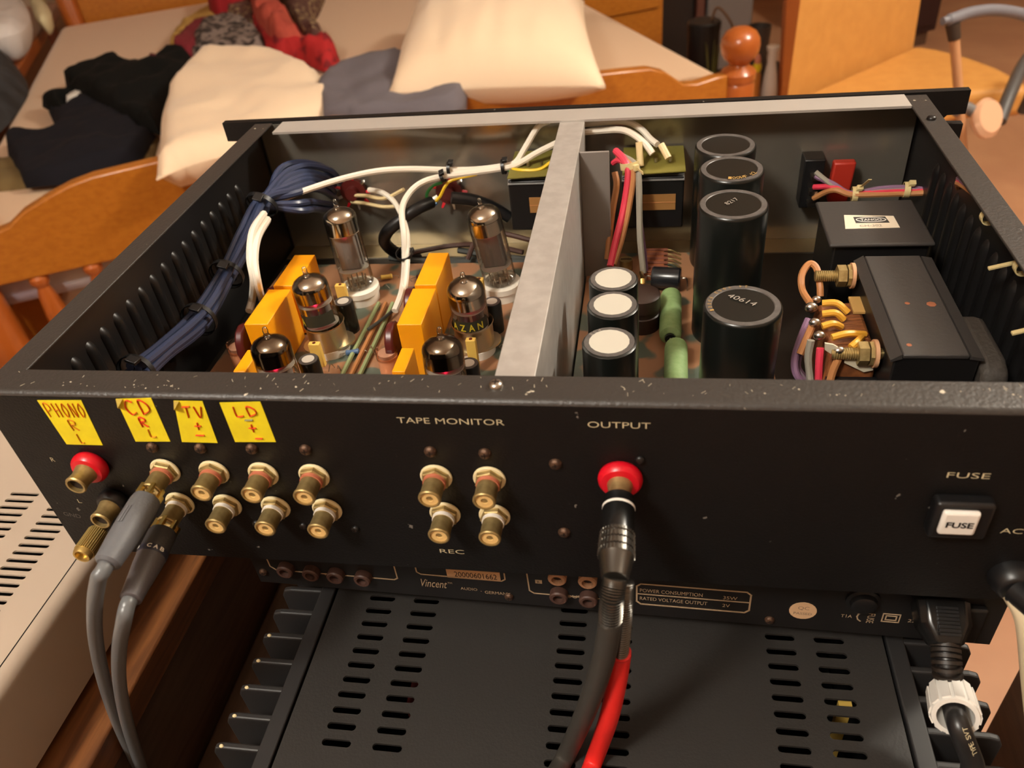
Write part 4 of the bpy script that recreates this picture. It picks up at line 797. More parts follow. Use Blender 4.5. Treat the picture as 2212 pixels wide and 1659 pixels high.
# clamp bolts
for (y, z) in ((0.1530, -0.0405), (0.0930, -0.0455)):
    bo = MB().cyl((0.3770, y, z), (0.3570 if y > .1 else .3550, y, z), 0.0026, n=14)
    for k in range(14): bo.lathe((0.3560 + k * .0010, y, z), (1, 0, 0), [(.0026, 0), (.0030, .0005), (.0026, .001)], 14)
    bo = bo.build('clamp_bolt', BRASS, AMP)
    MB().lathe((0.3708, y, z), (-1, 0, 0), [(.0056, 0), (.0056, .0042)], 6).build('nut', BRASS, bo)
    MB().lathe((0.3748, y, z), (-1, 0, 0), [(.0066, 0), (.0066, .0016)], 20).build('fibre_washer', mat('pink fibre washer', (206, 156, 116), .6), bo)
    MB().lathe((0.3730, y, z), (-1, 0, 0), [(.0058, 0), (.0058, .0016)], 8, turn=.3).build('lock_washer', BRASS, bo)

# ------------------------------------------------------------------ valves
def valve(key, label, kind, print_=None):
    (x, y), tip, zt = VAL[key]
    base = Vector((x, y, ZB_ + (0.0106 if kind == 'tall' else 0.0064)))
    top = Pz(tip[0], tip[1], zt); L = (top - base).length; ax = (top - base).normalized()
    t = thing('vacuum_tube', base, label, 'vacuum tube')
    Rb = 0.0104 if kind == 'tall' else 0.0104
    tl = 0.0062; sh = L - tl - 0.0068        # tip, shoulder height
    dome = [(Rb, 0.0), (Rb * .985, .0016), (Rb * .92, .0035), (Rb * .78, .0052), (Rb * .54, .0066), (Rb * .32, .0073), (.0022, .0078)]
    prof = [(Rb * .90, 0), (Rb, .0015)] + [(r, sh + h) for r, h in dome] + [(.0013, sh + .0092), (.0015, sh + .0108), (.0011, sh + .0126), (.0004, sh + .0130)]
    MB().lathe(base, ax, prof, 28).build('glass_envelope', TUBEGLASS, t, angle=60)
    gd = 0.0085 if kind == 'tall' else 0.0070
    g = [(Rb - .0004, sh - gd), (Rb - .0004, sh)] + [(max(r - .0004, .0006), sh + h - .0004) for r, h in dome]
    MB().lathe(base, ax, g, 28, cap=(False, True)).build('getter', GETTER if key[0] != 'f' else DARKGETTER, t, angle=60)
    u, v = frame(ax); u = Vector((1, 0, 0)) - ax * ax.x; u.normalize(); v = ax.cross(u)
    ph0, ph1 = (0.012, sh - 0.0090) if kind == 'tall' else (0.0130, sh - 0.0100)
    def bx(h0, h1, a, c): return MB().hexa([base + ax * h0 + u * sx * a + v * sy * c for sx, sy in ((-1, -1), (1, -1), (1, 1), (-1, 1))], [base + ax * h1 + u * sx * a + v * sy * c for sx, sy in ((-1, -1), (1, -1), (1, 1), (-1, 1))])
    if kind == 'tall':
        bx(ph0, ph1, .0068, .0040).build('anode', ANODE, t, bevel=0.0008)
        bx(ph0 + .002, ph1 - .002, .0078, .0008).build('anode_fin', ANODE, t)
    else:
        for s_ in (-1, 1): MB().cyl(base + ax * ph0 + u * s_ * .0043, base + ax * ph1 + u * s_ * .0043, .0034, n=14).build('anode', ANODE, t)
    for h in (ph0 - .0006, ph1): MB().lathe(base + ax * h, ax, [(Rb - .0008, 0), (Rb - .0008, .0005)], 24).build('mica_spacer', MICA, t)
    hp = base + ax * (ph1 - .0012) - v * (.0045 if kind == 'tall' else .0036) + u * .001; MB().cyl(hp, hp + ax * .0028, .0009, n=8).build('heater', HEATER, t)
    for k in range(9):
        a = 2 * math.pi * k / 10; p = base + (u * math.cos(a) + v * math.sin(a)) * .0058
        MB().cyl(p - ax * .004, p + ax * .006, .0005, n=6).build('pin', STEEL, t)
    if print_:
        w = math.radians(64); vs = []; fs = []
        a0 = math.atan2((-v).dot(Vector((0, 0, 1))), 0) if 0 else 0
        for k in range(9):
            a = -math.pi / 2 - w + 2 * w * k / 8 + 0.15
            d = u * math.cos(a) + v * math.sin(a)
            for h in (.0150, .0225): vs.append(base + ax * h + d * (Rb + .00012))
        for k in range(8): fs.append((2 * k, 2 * k + 2, 2 * k + 3, 2 * k + 1))
        MB().add(vs, fs).build('printed_patch', mat('dark tube print', (40, 40, 26), .6), t)
        for k, chh in enumerate(print_):
            a = -math.pi / 2 - w * .62 + k * w * .42; d = u * math.cos(a) + v * math.sin(a); tg = -u * math.sin(a) + v * math.cos(a)
            text('printed_lettering', chh, mat('yellow tube print', (196, 176, 40), .6), t, base + ax * .0162 + d * (Rb + .0003) - tg * .0018, tg * .0034, ax * .0048, d, .0001, .02)
    return t
valve('rl', 'tall valve in white ceramic socket, left channel, farthest from the gold sockets', 'tall')
valve('rr', 'tall valve in white ceramic socket beside the aluminium partition', 'tall')
valve('ml', 'middle valve of the left channel, in a metal shield base by orange capacitors', 'short', 'A')
valve('mr', 'middle valve with yellow lettering near the partition, in a metal shield base', 'short', 'AZAN')
valve('fl', 'dark domed valve, front left, half hidden by the back panel rim', 'short')
valve('fr', 'dark domed valve, front right, half hidden by the back panel near the partition', 'short')

# ------------------------------------------------------------------ cables at the back
def plug_cable(name, label, axis0, axis1, prof_plug, mplug, cable, r, mcable, extra=None):
    t = thing(name, axis0, label, 'cable')
    d = (Vector(axis1) - Vector(axis0))
    MB().lathe(axis0, d, prof_plug, 24).build('plug', mplug, t)
    MB().tube(cable, r, 12, 7).build('cable', mcable, t)
    return t
P1a, P1b = Vector((0.0698, -0.0165, -0.0416)), Vector((0.0690, -0.0490, -0.0440))
t = plug_cable('audio_cable', 'light grey audio cable with pale grey plug in an upper gold socket', P1a, P1b, [(.0040, 0), (.0056, .0006), (.0060, .003), (.0060, .012), (.0057, .022), (.0050, .0315), (.0038, .0326)], GREYPLUG,
    [Vector((.0690, -.0475, -.0440)), Vector((.0685, -.0520, -.0450)), Py(213, 1250, -.053), Py(205, 1305, -.053), Py(207, 1380, -.047), Py(225, 1470, -.040), Py(255, 1560, -.035), Py(295, 1650, -.032), Py(325, 1720, -.031), (-.004, -.034, ZST + .004), (.03, -.10, ZST + .004)], .0031, GREYPVC)
for k in range(6):
    a = k * 1.05; p = P1a + Vector((.0046 * math.cos(a), .0022, .0046 * math.sin(a))); MB().hexa([p + Vector((-.0008, -.0030, -.0008)), p + Vector((.0008, -.0030, -.0008)), p + Vector((.0008, .0022, -.0008)), p + Vector((-.0008, .0022, -.0008))], [p + Vector((-.0008, -.0030, .0008)), p + Vector((.0008, -.0030, .0008)), p + Vector((.0008, .0022, .0008)), p + Vector((-.0008, .0022, .0008))]).build('contact_petal', GOLD, t)
dd = (P1b - P1a).normalized(); up = Vector((0.1, -.1, 1)).normalized(); up = (up - dd * up.dot(dd)).normalized(); sd = dd.cross(up)
for k in range(2):
    for h0 in (.0085,):
        c = P1a + dd * h0 + (up * .95 + sd * (.31 if k else .1)).normalized() * .0060
        MB().hexa([c + sd * -.0004, c + sd * .0004, c + sd * .0004 + dd * .008, c + sd * -.0004 + dd * .008], [q + up * .0003 for q in (c + sd * -.0004, c + sd * .0004, c + sd * .0004 + dd * .008, c + sd * -.0004 + dd * .008)]).build('moulded_mark', GREYPLUG, t)
P2a, P2b = Vector((0.0689, -0.0165, -0.0622)), Vector((0.0712, -0.0500, -0.0640))
d2 = (P2b - P2a).normalized()
t = thing('audio_cable', P2a, 'grey audio cable with dark grey plug and white ring lettering in a lower gold socket', 'cable')
MB().lathe(P2a, d2, [(.0040, 0), (.0056, .0006), (.0060, .002), (.0061, .0105)], 24).build('plug', DARKPLUG, t)
MB().lathe(P2a + d2 * .0105, d2, [(.0061, 0), (.0062, .0004), (.0062, .0026), (.0060, .0030)], 24).build('ring_band', mat('navy ring band', (34, 36, 52), .45), t)
MB().lathe(P2a + d2 * .0135, d2, [(.0060, 0), (.0058, .004), (.0048, .014), (.0044, .020), (.0034, .0206)], 24).build('sleeve', MIDPLUG, t)
up = Vector((0, 0, 1)); up = (up - d2 * up.dot(d2)).normalized(); sd = d2.cross(up)
for k, chh in enumerate('A CAB'):
    if chh == ' ': continue
    a = R_(-40 + 25 * k); n_ = up * math.cos(a) - sd * math.sin(a) ; tg = -up * math.sin(a) - sd * math.cos(a)
    text('printed_lettering', chh, WHITEP, t, P2a + d2 * .0127 + n_ * .0062 - tg * .0009, tg * .0019, -d2 * .0018, n_, .0002, .03)
MB().tube([P2b + d2 * -.0005, P2b + d2 * .003, Py(268, 1340, -.056), Py(258, 1400, -.052), Py(258, 1470, -.046), Py(272, 1550, -.040), Py(296, 1630, -.036), Py(330, 1720, -.034), (.006, -.05, ZST + .011), (.05, -.12, ZST + .004)], .0031, 12, 7).build('cable', GREYPVC, t)
for k in range(6):
    a = k * 1.05 + .4; p = P2a + Vector((.0046 * math.cos(a), .0022, .0046 * math.sin(a))); MB().hexa([p + Vector((-.0008, -.0030, -.0008)), p + Vector((.0008, -.0030, -.0008)), p + Vector((.0008, .0022, -.0008)), p + Vector((-.0008, .0022, -.0008))], [p + Vector((-.0008, -.0030, .0008)), p + Vector((.0008, -.0030, .0008)), p + Vector((.0008, .0022, .0008)), p + Vector((-.0008, .0022, .0008))]).build('contact_petal', GOLD, t)

# output plug with its black and red leads
GUN = mat('gunmetal', (98, 95, 90), 0.26, 0.9); GLOSSBLK = mat('gloss black barrel', (20, 20, 20), 0.25)
o0 = Vector((0.2626, -0.0115, -0.0357)); e1 = Vector((0.2624, -0.0470, -0.0400)); dd = (e1 - o0).normalized()
t = thing('output_cable', o0, 'black metal plug in the red bumpered output socket, with one black and one red lead', 'cable')
MB().lathe(o0, dd, [(.0052, 0), (.0058, .0006), (.0058, .0045), (.0060, .0050), (.0060, .0160)], 28).build('barrel', GLOSSBLK, t)
MB().lathe(o0 + dd * .0046, dd, [(.00605, 0), (.0061, .0002), (.0061, .0009), (.00605, .0011)], 28).build('white_ring', WHITEP, t)
b = MB(); kb = MB()
b.lathe(o0 + dd * .0160, dd, [(.0060, 0), (.0061, .0012), (.0056, .0016), (.0061, .0020), (.0062, .0040), (.0056, .0044), (.0062, .0048), (.0063, .0070), (.0057, .0074), (.0063, .0078), (.0064, .0098)], 28)
u, v = frame(dd)
for k in range(30):
    a = 2 * math.pi * k / 30; rd = u * math.cos(a) + v * math.sin(a); tg = v * math.cos(a) - u * math.sin(a)
    for h0, h1, r in ((.0002, .0012, .0062), (.0020, .0040, .0063), (.0048, .0070, .0064), (.0078, .0098, .0065)):
        c = o0 + dd * (.016 + h0) + rd * r; l = dd * (h1 - h0)
        kb.hexa([c - tg * .0003 - rd * .0004, c + tg * .0003 - rd * .0004, c + tg * .0003 - rd * .0004 + l, c - tg * .0003 - rd * .0004 + l], [c - tg * .0002 + rd * .0001, c + tg * .0002 + rd * .0001, c + tg * .0002 + rd * .0001 + l, c - tg * .0002 + rd * .0001 + l])
b.build('grip', GUN, t); kb.build('knurling', GUN, t)
MB().lathe(o0 + dd * .0258, dd, [(.0064, 0), (.0060, .0012), (.0048, .0075), (.0046, .0085)], 28).build('cone', GUN, t)
def spring(pts, r, n, name='spring_sleeve'):
    P = catmull(pts, 12); b = MB(); L = len(P) - 1
    for k in range(n):
        f = k / n * L; i = min(int(f), L - 1); p = P[i].lerp(P[i + 1], f - i); d = P[i + 1] - P[i]; seg = sum((P[j + 1] - P[j]).length for j in range(L)) / n
        b.lathe(p, d, [(r * .84, 0), (r, seg * .3), (r, seg * .7), (r * .84, seg)], 14)
    return b.build(name, GUN, t)
sp0 = o0 + dd * .0335; A1 = Py(1322, 1290, -.0490); A2 = Py(1318, 1345, -.0500)
spring([sp0, A1, A2], .0043, 20)
B1 = Py(1348, 1330, -.0470); B2 = Py(1341, 1412, -.0440)
spring([sp0 + Vector((.0036, .003, -.006)), B1, B2], .0031, 34)
MB().tube([A2 + (A1 - A2) * .06, A2 + (A2 - A1) * .1, Py(1302, 1430, -.0500), Py(1268, 1530, -.0490), Pz(1226, 1625, ZP + .0052), Pz(1180, 1710, ZP + .0048), Pz(1110, 1830, ZP + .0048)], .0043, 14, 7).build('black_lead', mat('black rubber lead', (54, 52, 48), .5), t)
MB().tube([B2 + (B1 - B2) * .05, B2 + (B2 - B1) * .1, Py(1331, 1480, -.0450), Py(1314, 1555, -.0465), Pz(1286, 1635, ZP + .0045), Pz(1252, 1720, ZP + .0042), Pz(1190, 1830, ZP + .0042)], .0040, 14, 7).build('red_lead', mat('red rubber lead', (222, 40, 34), .45), t)

# mains lead of the converter
t = thing('mains_cable', Py(2030, 1320, .018), 'black mains plug and lead with a white ribbed collar, at lower right', 'cable')
a0 = Py(2030, 1300, .0165); a1 = Py(2042, 1395, .0000); a2 = Py(2046, 1445, -.0080); a3 = Py(2052, 1500, -.0140)
d = (a1 - a0).normalized(); sx = Vector((1, 0, 0)); sx = (sx - d * sx.dot(d)).normalized(); sz = sx.cross(d)
def sec(c, w, h): return [c + sx * x * w + sz * z * h for x, z in ((-1, -.6), (-.7, -1), (.7, -1), (1, -.6), (1, .6), (.7, 1), (-.7, 1), (-1, .6))]
b = MB(); st = [sec(a0, .0110, .0080), sec(a0.lerp(a1, .55), .0105, .0078), sec(a0.lerp(a1, .85), .0075, .0066), sec(a1, .0062, .0058)]
vs = [p for s_ in st for p in s_]; fs = [tuple(range(8))[::-1], tuple(range(24, 32))]
for i in range(3):
    for k in range(8): fs.append((i * 8 + k, i * 8 + (k + 1) % 8, (i + 1) * 8 + (k + 1) % 8, (i + 1) * 8 + k))
b.add(vs, fs).build('plug_body', GLOSSBLK, t, bevel=0.0008)
sgn = 1 if sz.z > 0 else -1
for k in range(8):
    c = a0.lerp(a1, .22 + k * .085) + sz * sgn * .0080; w = .0042
    MB().hexa([c - sx * w - d * .0005, c + sx * w - d * .0005, c + sx * w + d * .0005, c - sx * w + d * .0005], [q_ + sz * sgn * .0007 for q_ in (c - sx * w - d * .0005, c + sx * w - d * .0005, c + sx * w + d * .0005, c - sx * w + d * .0005)]).build('grip_rib', BLACKPL, t)
P = catmull([a1, a2, a3], 8)
for k in range(0, 16, 2):
    c = P[k]; dk = (P[min(k + 1, 16)] - P[max(k - 1, 0)]).normalized()
    MB().lathe(c - dk * .0012, dk, [(.0044, 0), (.0060, .0003), (.0060, .0018), (.0044, .0021)], 16).build('strain_ring', mat('dusty black rubber', (44, 34, 26), .5, c2=(24, 22, 20), scale=300), t)
MB().tube([a1, a2, a3], .0044, 12).build('strain_core', BLACKPL, t)
c0 = Py(2052, 1496, -.0135); c1 = Py(2067, 1560, -.0305); dk = (c1 - c0).normalized()
b = MB(); b.lathe(c0, dk, [(.0070, 0), (.0086, .0006), (.0088, .0020), (.0092, .0145), (.0089, .0155), (.0071, .0155), (.0067, .0020)], 28)
b.build('collar', WHITEP, t)
u, v = frame(dk)
for k in range(12):
    a = 2 * math.pi * k / 12; rd = u * math.cos(a) + v * math.sin(a); tg = v * math.cos(a) - u * math.sin(a); p = c0 + rd * .0087 + dk * .0012; q_ = c0 + rd * .0091 + dk * .0146
    MB().hexa([p - tg * .0016, p + tg * .0016, p + tg * .0016 + rd * .0006, p - tg * .0016 + rd * .0006], [q_ - tg * .0017, q_ + tg * .0017, q_ + tg * .0017 + rd * .0006, q_ - tg * .0017 + rd * .0006]).build('collar_rib', WHITEP, t)
cab = [a3, Py(2060, 1528, -.0235), Py(2072, 1572, -.0330), Pz(2100, 1645, ZP + .0200), Pz(2122, 1725, ZP + .0100), (.428, -.13, -.19), (.450, -.25, -.34), (.46, -.33, -.6), (.46, -.36, ZF + .1), (.44, -.42, ZF + .005), (.35, -.7, ZF + .005)]
MB().tube(cab, .0044, 14, 7).build('cable', mat('black cable sheath', (32, 31, 31), .35), t)
Pth = catmull(cab, 12)
for k, chh in enumerate('TYPE SVT'):
    if chh == ' ': continue
    i = 31 - k; p = Pth[i]; tg = (Pth[i - 1] - Pth[i + 1]).normalized(); tc = CAM - p; tc = (tc - tg * tc.dot(tg)).normalized(); sdv = tg.cross(tc)
    tc = (tc + sdv * .45).normalized(); sdv = tg.cross(tc)
    text('printed_lettering', chh, PRINT, t, p + tc * .00445 + sdv * .0010 - tg * .0008, tg * .0016, -sdv * .0020, tc, .0002)


t = thing('white_mains_cable', (0.4118, -0.008, -0.0825), 'aged white mains lead leaving the black bushing at the right end of the back panel', 'cable')
MB().lathe((0.4118, -0.0080, -0.0825), (.35, -.8, .1), [(.0056, 0), (.0052, .004), (.0048, .012)], 14).build('bushing_sleeve', BLACKPL, t)
MB().tube([(0.4118, -0.0080, -0.0835), (.4150, -.0135, -.0880), (.4190, -.0165, -.1000), (.4250, -.0180, -.1200), (.436, -.0200, -.155), (.455, -.022, -.21), (.470, -.03, -.30), (.475, -.04, -.5), (.478, -.08, ZF + .1), (.47, -.2, ZF + .0045), (.3, -.7, ZF + .0045)],
          lambda f: .0052 if f < .5 else .0042, 12, 7).build('cable', mat('aged white sheath', (224, 208, 174), .5), t)

# ------------------------------------------------------------------ the bed
ZM = -0.44
bd = thing('wooden_bed', bed(0.68, 1.0, ZF), 'orange pine double bed with turned posts behind the preamplifier', 'bed')
top = [(-.075, -.405), (-.03, -.404), (.0, -.398), (.034, -.377), (.08, -.360), (.127, -.346), (.169, -.339), (.225, -.337), (.32, -.334), (.45, -.330), (.60, -.326), (.68, -.325), (.80, -.328), (1.0, -.333), (1.10, -.338), (1.21, -.347), (1.27, -.353), (1.304, -.366), (1.326, -.383), (1.348, -.400), (1.381, -.405), (1.425, -.400), (1.455, -.400)]
pts = [bed(s, -.016, z) for s, z in top] + [bed(1.455, -.016, -.505), bed(-.075, -.016, -.505)]
MB().prism(pts, BN * .030).build('foot_board', BEDWOOD, bd, bevel=0.004)
MB().prism([p + BN * 1.98 + Vector((0, 0, .16)) for p in pts[:-2]] + [bed(1.455, 1.964, -.55), bed(-.075, 1.964, -.55)], BN * .030).build('head_board', BEDWOOD, bd, bevel=0.004)
bbox_('lower_rail', -.075, 1.455, -.014, .012, -.80, -.72, BEDWOOD, bd, .004)
for s0, s1 in ((-.1745 + .065, -.082), (1.462, 1.492)): bbox_('side_rail', s0, s1, .03, 1.94, -.72, -.575, BEDWOOD, bd, .004)
def turned(s, tt, z0, z1, prof, name='spindle', m=REDWOOD):
    L = z1 - z0; return MB().lathe(bed(s, tt, z0), (0, 0, 1), [(r, h * L) for r, h in prof], 18).build(name, m, bd)
sp = [(.012, 0), (.016, .06), (.011, .14), (.019, .42), (.021, .60), (.016, .80), (.011, .88), (.018, .93), (.018, .97), (.012, 1.0)]
for k in range(15): turned(0.001 + .0975 * k, -.002, -.722, -.503, sp)
for s, tt, h in ((-.110, 0, 0), (1.487, 0, 0), (-.110, 1.98, .2), (1.487, 1.98, .2)):
    p = bed(s, tt, 0)
    b = MB().lathe(bed(s, tt, ZF), (0, 0, 1), [(.026, 0), (.034, .04), (.037, .12), (.037, .60 + h - .030), (.034, .604 + h - .028)] + [(.0375, .610 + h - .028), (.0375, .622 + h - .030)], 24)
    zt = ZF + .590 + h
    b.lathe((p.x, p.y, zt), (0, 0, 1), [(.0375, 0), (.0385, .006), (.034, .013), (.024, .019), (.0205, .024), (.024, .028), (.033, .036), (.0395, .048), (.0415, .062), (.0395, .076), (.032, .089), (.019, .097), (.004, .100)], 26)
    b.build('bed_post', REDWOOD, bd)
def soft_block(name, s0, s1, t0, t1, z0, z1, r, m, parent=None):
    return bbox_(name, s0, s1, t0, t1, z0, z1, m, parent, bevel=r)
mt = thing('mattress', bed(.69, 1.0, -.58), 'mattress under a smooth beige sheet on the pine bed', 'mattress')
soft_block('mattress_body', -.160, 1.515, .030, 1.93, -.580, ZM - .004, .03, mat('pale blue ticking', (232, 236, 232), .85, c2=(196, 188, 204), scale=7, bump=.2), mt)
o = soft_block('sheet', -.166, 1.522, .026, 1.936, -.515, ZM, .045, SHEET, mt); o.modifiers['bevel'].segments = 6
for k in range(3): bbox_('slat_base', -.08, 1.46, .25 + .6 * k, .35 + .6 * k, -.60, -.5805, BEDWOOD, bd)

# ------------------------------------------------------------------ soft things
def soft(name, px, z, h, m, label, cat, rim=.022, amp=.009, fr=15.0, step=.016, smooth_px=True, zfun=None, group=None, drop=.0005):
    """cloth lying at height z: the outline, taken to that plane, is filled and swelled to thickness h"""
    pl = [Pz(x, y, z) for x, y in px]
    if smooth_px: pl = catmull(pl + [pl[0]], 4)[:-1]
    pts2 = [Vector((p.x, p.y)) for p in pl]; n = len(pts2)
    x0 = min(p.x for p in pts2); x1 = max(p.x for p in pts2); y0 = min(p.y for p in pts2); y1 = max(p.y for p in pts2)
    def dist(q):
        b = 9e9
        for i in range(n):
            a, c = pts2[i], pts2[(i + 1) % n]; e = c - a; L2 = e.length_squared
            t_ = max(0, min(1, (q - a).dot(e) / L2)) if L2 else 0; b = min(b, (q - a - e * t_).length)
        return b
    def inside(q):
        r_ = False
        for i in range(n):
            a, c = pts2[i], pts2[(i + 1) % n]
            if (a.y > q.y) != (c.y > q.y) and q.x < (c.x - a.x) * (q.y - a.y) / (c.y - a.y) + a.x: r_ = not r_
        return r_
    V = list(pts2); st = max(step, (x1 - x0) / 34, (y1 - y0) / 34); yy = y0 + st * .5; row = 0
    while yy < y1:
        xx = x0 + st * (.5 if row % 2 else .25)
        while xx < x1:
            q = Vector((xx, yy))
            if inside(q) and dist(q) > st * .35: V.append(q)
            xx += st
        yy += st; row += 1
    r_ = geometry.delaunay_2d_cdt(V, [(i, (i + 1) % n) for i in range(n)], [], 1, 1e-6)
    v2, f2 = r_[0], r_[2]; top_ = []; bot = []
    sd_ = random.uniform(0, 50)
    for q in v2:
        d_ = min(1.0, dist(q) / rim); k = math.sqrt(max(0, 1 - (1 - d_) ** 2))
        w = amp * (noise.noise(Vector((q.x * fr + sd_, q.y * fr * .8, sd_))) * 1.3 + noise.noise(Vector((q.x * fr * 2.7, q.y * fr * 1.9 + sd_, 3.1))) * .6) * k
        zz = z + (zfun(q) if zfun else 0)
        top_.append((q.x, q.y, zz + max(.001, h * k + w))); bot.append((q.x, q.y, zz - .0005 - drop * k))
    N = len(v2); b = MB(); cnt = {}
    for f in f2:
        for i in range(len(f)):
            e = (f[i], f[(i + 1) % len(f)]); cnt[tuple(sorted(e))] = cnt.get(tuple(sorted(e)), 0) + 1
    fs = [tuple(f) for f in f2] + [tuple(i + N for i in f[::-1]) for f in f2]
    for f in f2:
        for i in range(len(f)):
            a, c = f[i], f[(i + 1) % len(f)]
            if cnt[tuple(sorted((a, c)))] == 1: fs.append((a, N + a, N + c, c))
    b.add(top_ + bot, fs); o = b.build(name, m, None, angle=70)
    return tag(o, label, cat, group)
def sc(pts, k, ox=0, oy=0): return [(x / k + ox, y / k + oy) for x, y in pts]
K1, K6 = 2.989, 4.809
def c6(pts): return sc(pts, K6, 300, 0)
soft('yellow_cloth', c6([(330, 600), (380, 440), (500, 310), (650, 225), (780, 165), (880, 185), (960, 290), (760, 370), (560, 440), (420, 610)]), ZM, .045, MUSTARD, 'mustard yellow cloth at the left edge of the pile on the bed', 'cloth')
soft('burgundy_cloth', c6([(370, 625), (440, 500), (590, 385), (770, 340), (900, 330), (760, 470), (640, 640), (480, 670)]), ZM + .01, .052, BURG, 'burgundy cloth between the mustard and grey patterned cloths', 'cloth')
soft('maroon_cloth', c6([(75, 790), (85, 670), (160, 640), (330, 640), (420, 660), (380, 760), (200, 830)]), ZM, .03, mat('maroon cloth', (96, 16, 32), .9), 'small maroon cloth poking out behind the black garment', 'cloth')
soft('brown_cloth', c6([(780, 140), (1150, 60), (1260, 240), (1240, 380), (1000, 330), (900, 240)]), ZM, .07, BROWNLAT, 'dark brown cloth under the deep red one on the bed', 'cloth')
soft('flecked_cloth', c6([(1400, -60), (1900, -60), (1890, 120), (1820, 270), (1960, 450), (1930, 560), (1760, 520), (1620, 380), (1560, 200), (1470, 100)]), ZM, .06, BROWNLAT, 'brown flecked cloth at the right side of the pile', 'cloth')
soft('deep_red_cloth', c6([(735, -60), (1200, -60), (1150, 70), (1000, 110), (860, 160), (770, 145), (725, 70)]), ZM + .045, .05, DEEPRED, 'deep red cloth at the back of the pile on the bed', 'cloth')
soft('scarlet_cloth', c6([(1200, 340), (1320, 330), (1500, 430), (1690, 390), (1810, 540), (1960, 500), (2060, 560), (2085, 680), (1960, 740), (1850, 720), (1700, 660), (1360, 640), (1260, 460)]), ZM + .01, .055, SCARLET, 'bright red cloth at the front right of the pile', 'cloth', amp=.022)
soft('grey_cloth', c6([(560, 660), (630, 480), (750, 375), (900, 318), (1100, 300), (1240, 400), (1345, 520), (1345, 620), (1100, 650), (800, 650)]), ZM + .012, .055, LATTICE, 'grey and black patterned cloth in the middle of the pile', 'cloth', amp=.016)
soft('coral_cloth', c6([(1155, -50), (1420, -50), (1480, 110), (1600, 230), (1560, 270), (1660, 345), (1690, 400), (1450, 430), (1350, 370), (1240, 240), (1180, 110)]), ZM + .065, .045, CORAL, 'coral red cloth draped on top of the pile', 'cloth', amp=.022)
soft('olive_garment', [(-40, 345), (45, 345), (150, 320), (325, 290), (338, 330), (318, 352), (250, 372), (60, 408), (-40, 408)], ZM, .018, OLIVECLOTH, 'olive brown garment under the navy one, near the foot of the bed', 'garment')
soft('navy_garment', sc([(45, 905), (160, 918), (340, 915), (380, 885), (350, 800), (315, 725), (460, 760), (560, 670), (720, 740), (900, 820), (935, 870), (1010, 880), (940, 1000), (885, 1075), (640, 1120), (430, 1190), (170, 1215), (115, 1100), (55, 1010)], K1), ZM + .014, .038, NAVY, 'dark navy garment lying by the foot of the bed', 'garment', rim=.022, amp=.014, fr=11, smooth_px=False)
soft('white_scrap', sc([(435, 650), (500, 600), (570, 640), (520, 700), (470, 720), (430, 700)], K1), ZM + .03, .022, WHITEP, 'small white cloth tag between the black and navy garments', 'cloth', rim=.012)
soft('black_garment', sc([(275, 690), (375, 632), (440, 632), (470, 610), (430, 575), (500, 555), (540, 500), (700, 452), (820, 440), (845, 482), (950, 482), (1000, 435), (1130, 390), (1260, 400), (1265, 480), (1150, 600), (1070, 690), (1035, 875), (900, 825), (720, 750), (590, 665), (500, 640), (440, 660), (420, 730), (330, 722)], K1), ZM + .03, .05, BLACKCLOTH, 'black garment heaped left of the cream pillow', 'garment', rim=.025, amp=.02, fr=11, smooth_px=False)
soft('blue_grey_cloth', [(700, 256), (688, 180), (740, 150), (862, 122), (935, 150), (1010, 206), (1000, 232), (970, 246), (850, 250), (760, 258)], -.331, .024, BLUEGREY, 'blue grey cloth between the two cream pillows', 'cloth', rim=.015, smooth_px=False, drop=.06)

def pillow(name, corners, h, label, pinch=.05, sag=0.0, hem=True, n=26, m=PILLOW):
    A_, B_, C_, D_ = [Vector(c) for c in corners]     # front left, front right, back right, back left
    nrm = (B_ - A_).cross(D_ - A_).normalized(); nrm = nrm if nrm.z > 0 else -nrm
    T, Bt = [], []
    for j in range(n + 1):
        for i in range(n + 1):
            u, v = i / n, j / n; uu, vv = 2 * u - 1, 2 * v - 1
            pu, pv = uu * (1 - pinch * (1 - vv * vv)), vv * (1 - pinch * (1 - uu * uu))
            p = (A_.lerp(B_, (pu + 1) / 2)).lerp(D_.lerp(C_, (pu + 1) / 2), (pv + 1) / 2)
            k = (max(0, 1 - uu ** 2) ** .42) * (max(0, 1 - vv ** 2) ** .42)
            w = .008 * noise.noise(p * 14) * k + .009 * noise.noise(Vector((pu * 9, pv * 2.2, 4))) * (1 - abs(vv) * .0) * min(1, 3 * (1 - max(abs(uu), abs(vv))))
            T.append(p + nrm * (h * .62 * k + w + .003)); Bt.append(p - nrm * (h * .38 * k * (1 - sag)) - nrm * .003)
    fs = []; N = (n + 1) ** 2
    for j in range(n):
        for i in range(n):
            a = j * (n + 1) + i; fs.append((a, a + 1, a + n + 2, a + n + 1)); fs.append((N + a + n + 1, N + a + n + 2, N + a + 1, N + a))
    for i in range(n):
        for a, b_ in ((i, i + 1), (n * (n + 1) + i + 1, n * (n + 1) + i)): fs.append((a, N + a, N + b_, b_))
        a, b_ = (i + 1) * (n + 1), i * (n + 1); fs.append((a, N + a, N + b_, b_)); a, b_ = i * (n + 1) + n, (i + 1) * (n + 1) + n; fs.append((a, N + a, N + b_, b_))
    o = MB().add(T + Bt, fs).build(name, m, None, angle=75)
    return tag(o, label, 'pillow', 'cream pillows on the bed')
pillow('pillow', [Pz(840, 203, -.312), Pz(1308, 188, -.312), Pz(1262, 6, -.375), Pz(892, 30, -.375)], .205, 'plump cream pillow resting on the foot board, right one')
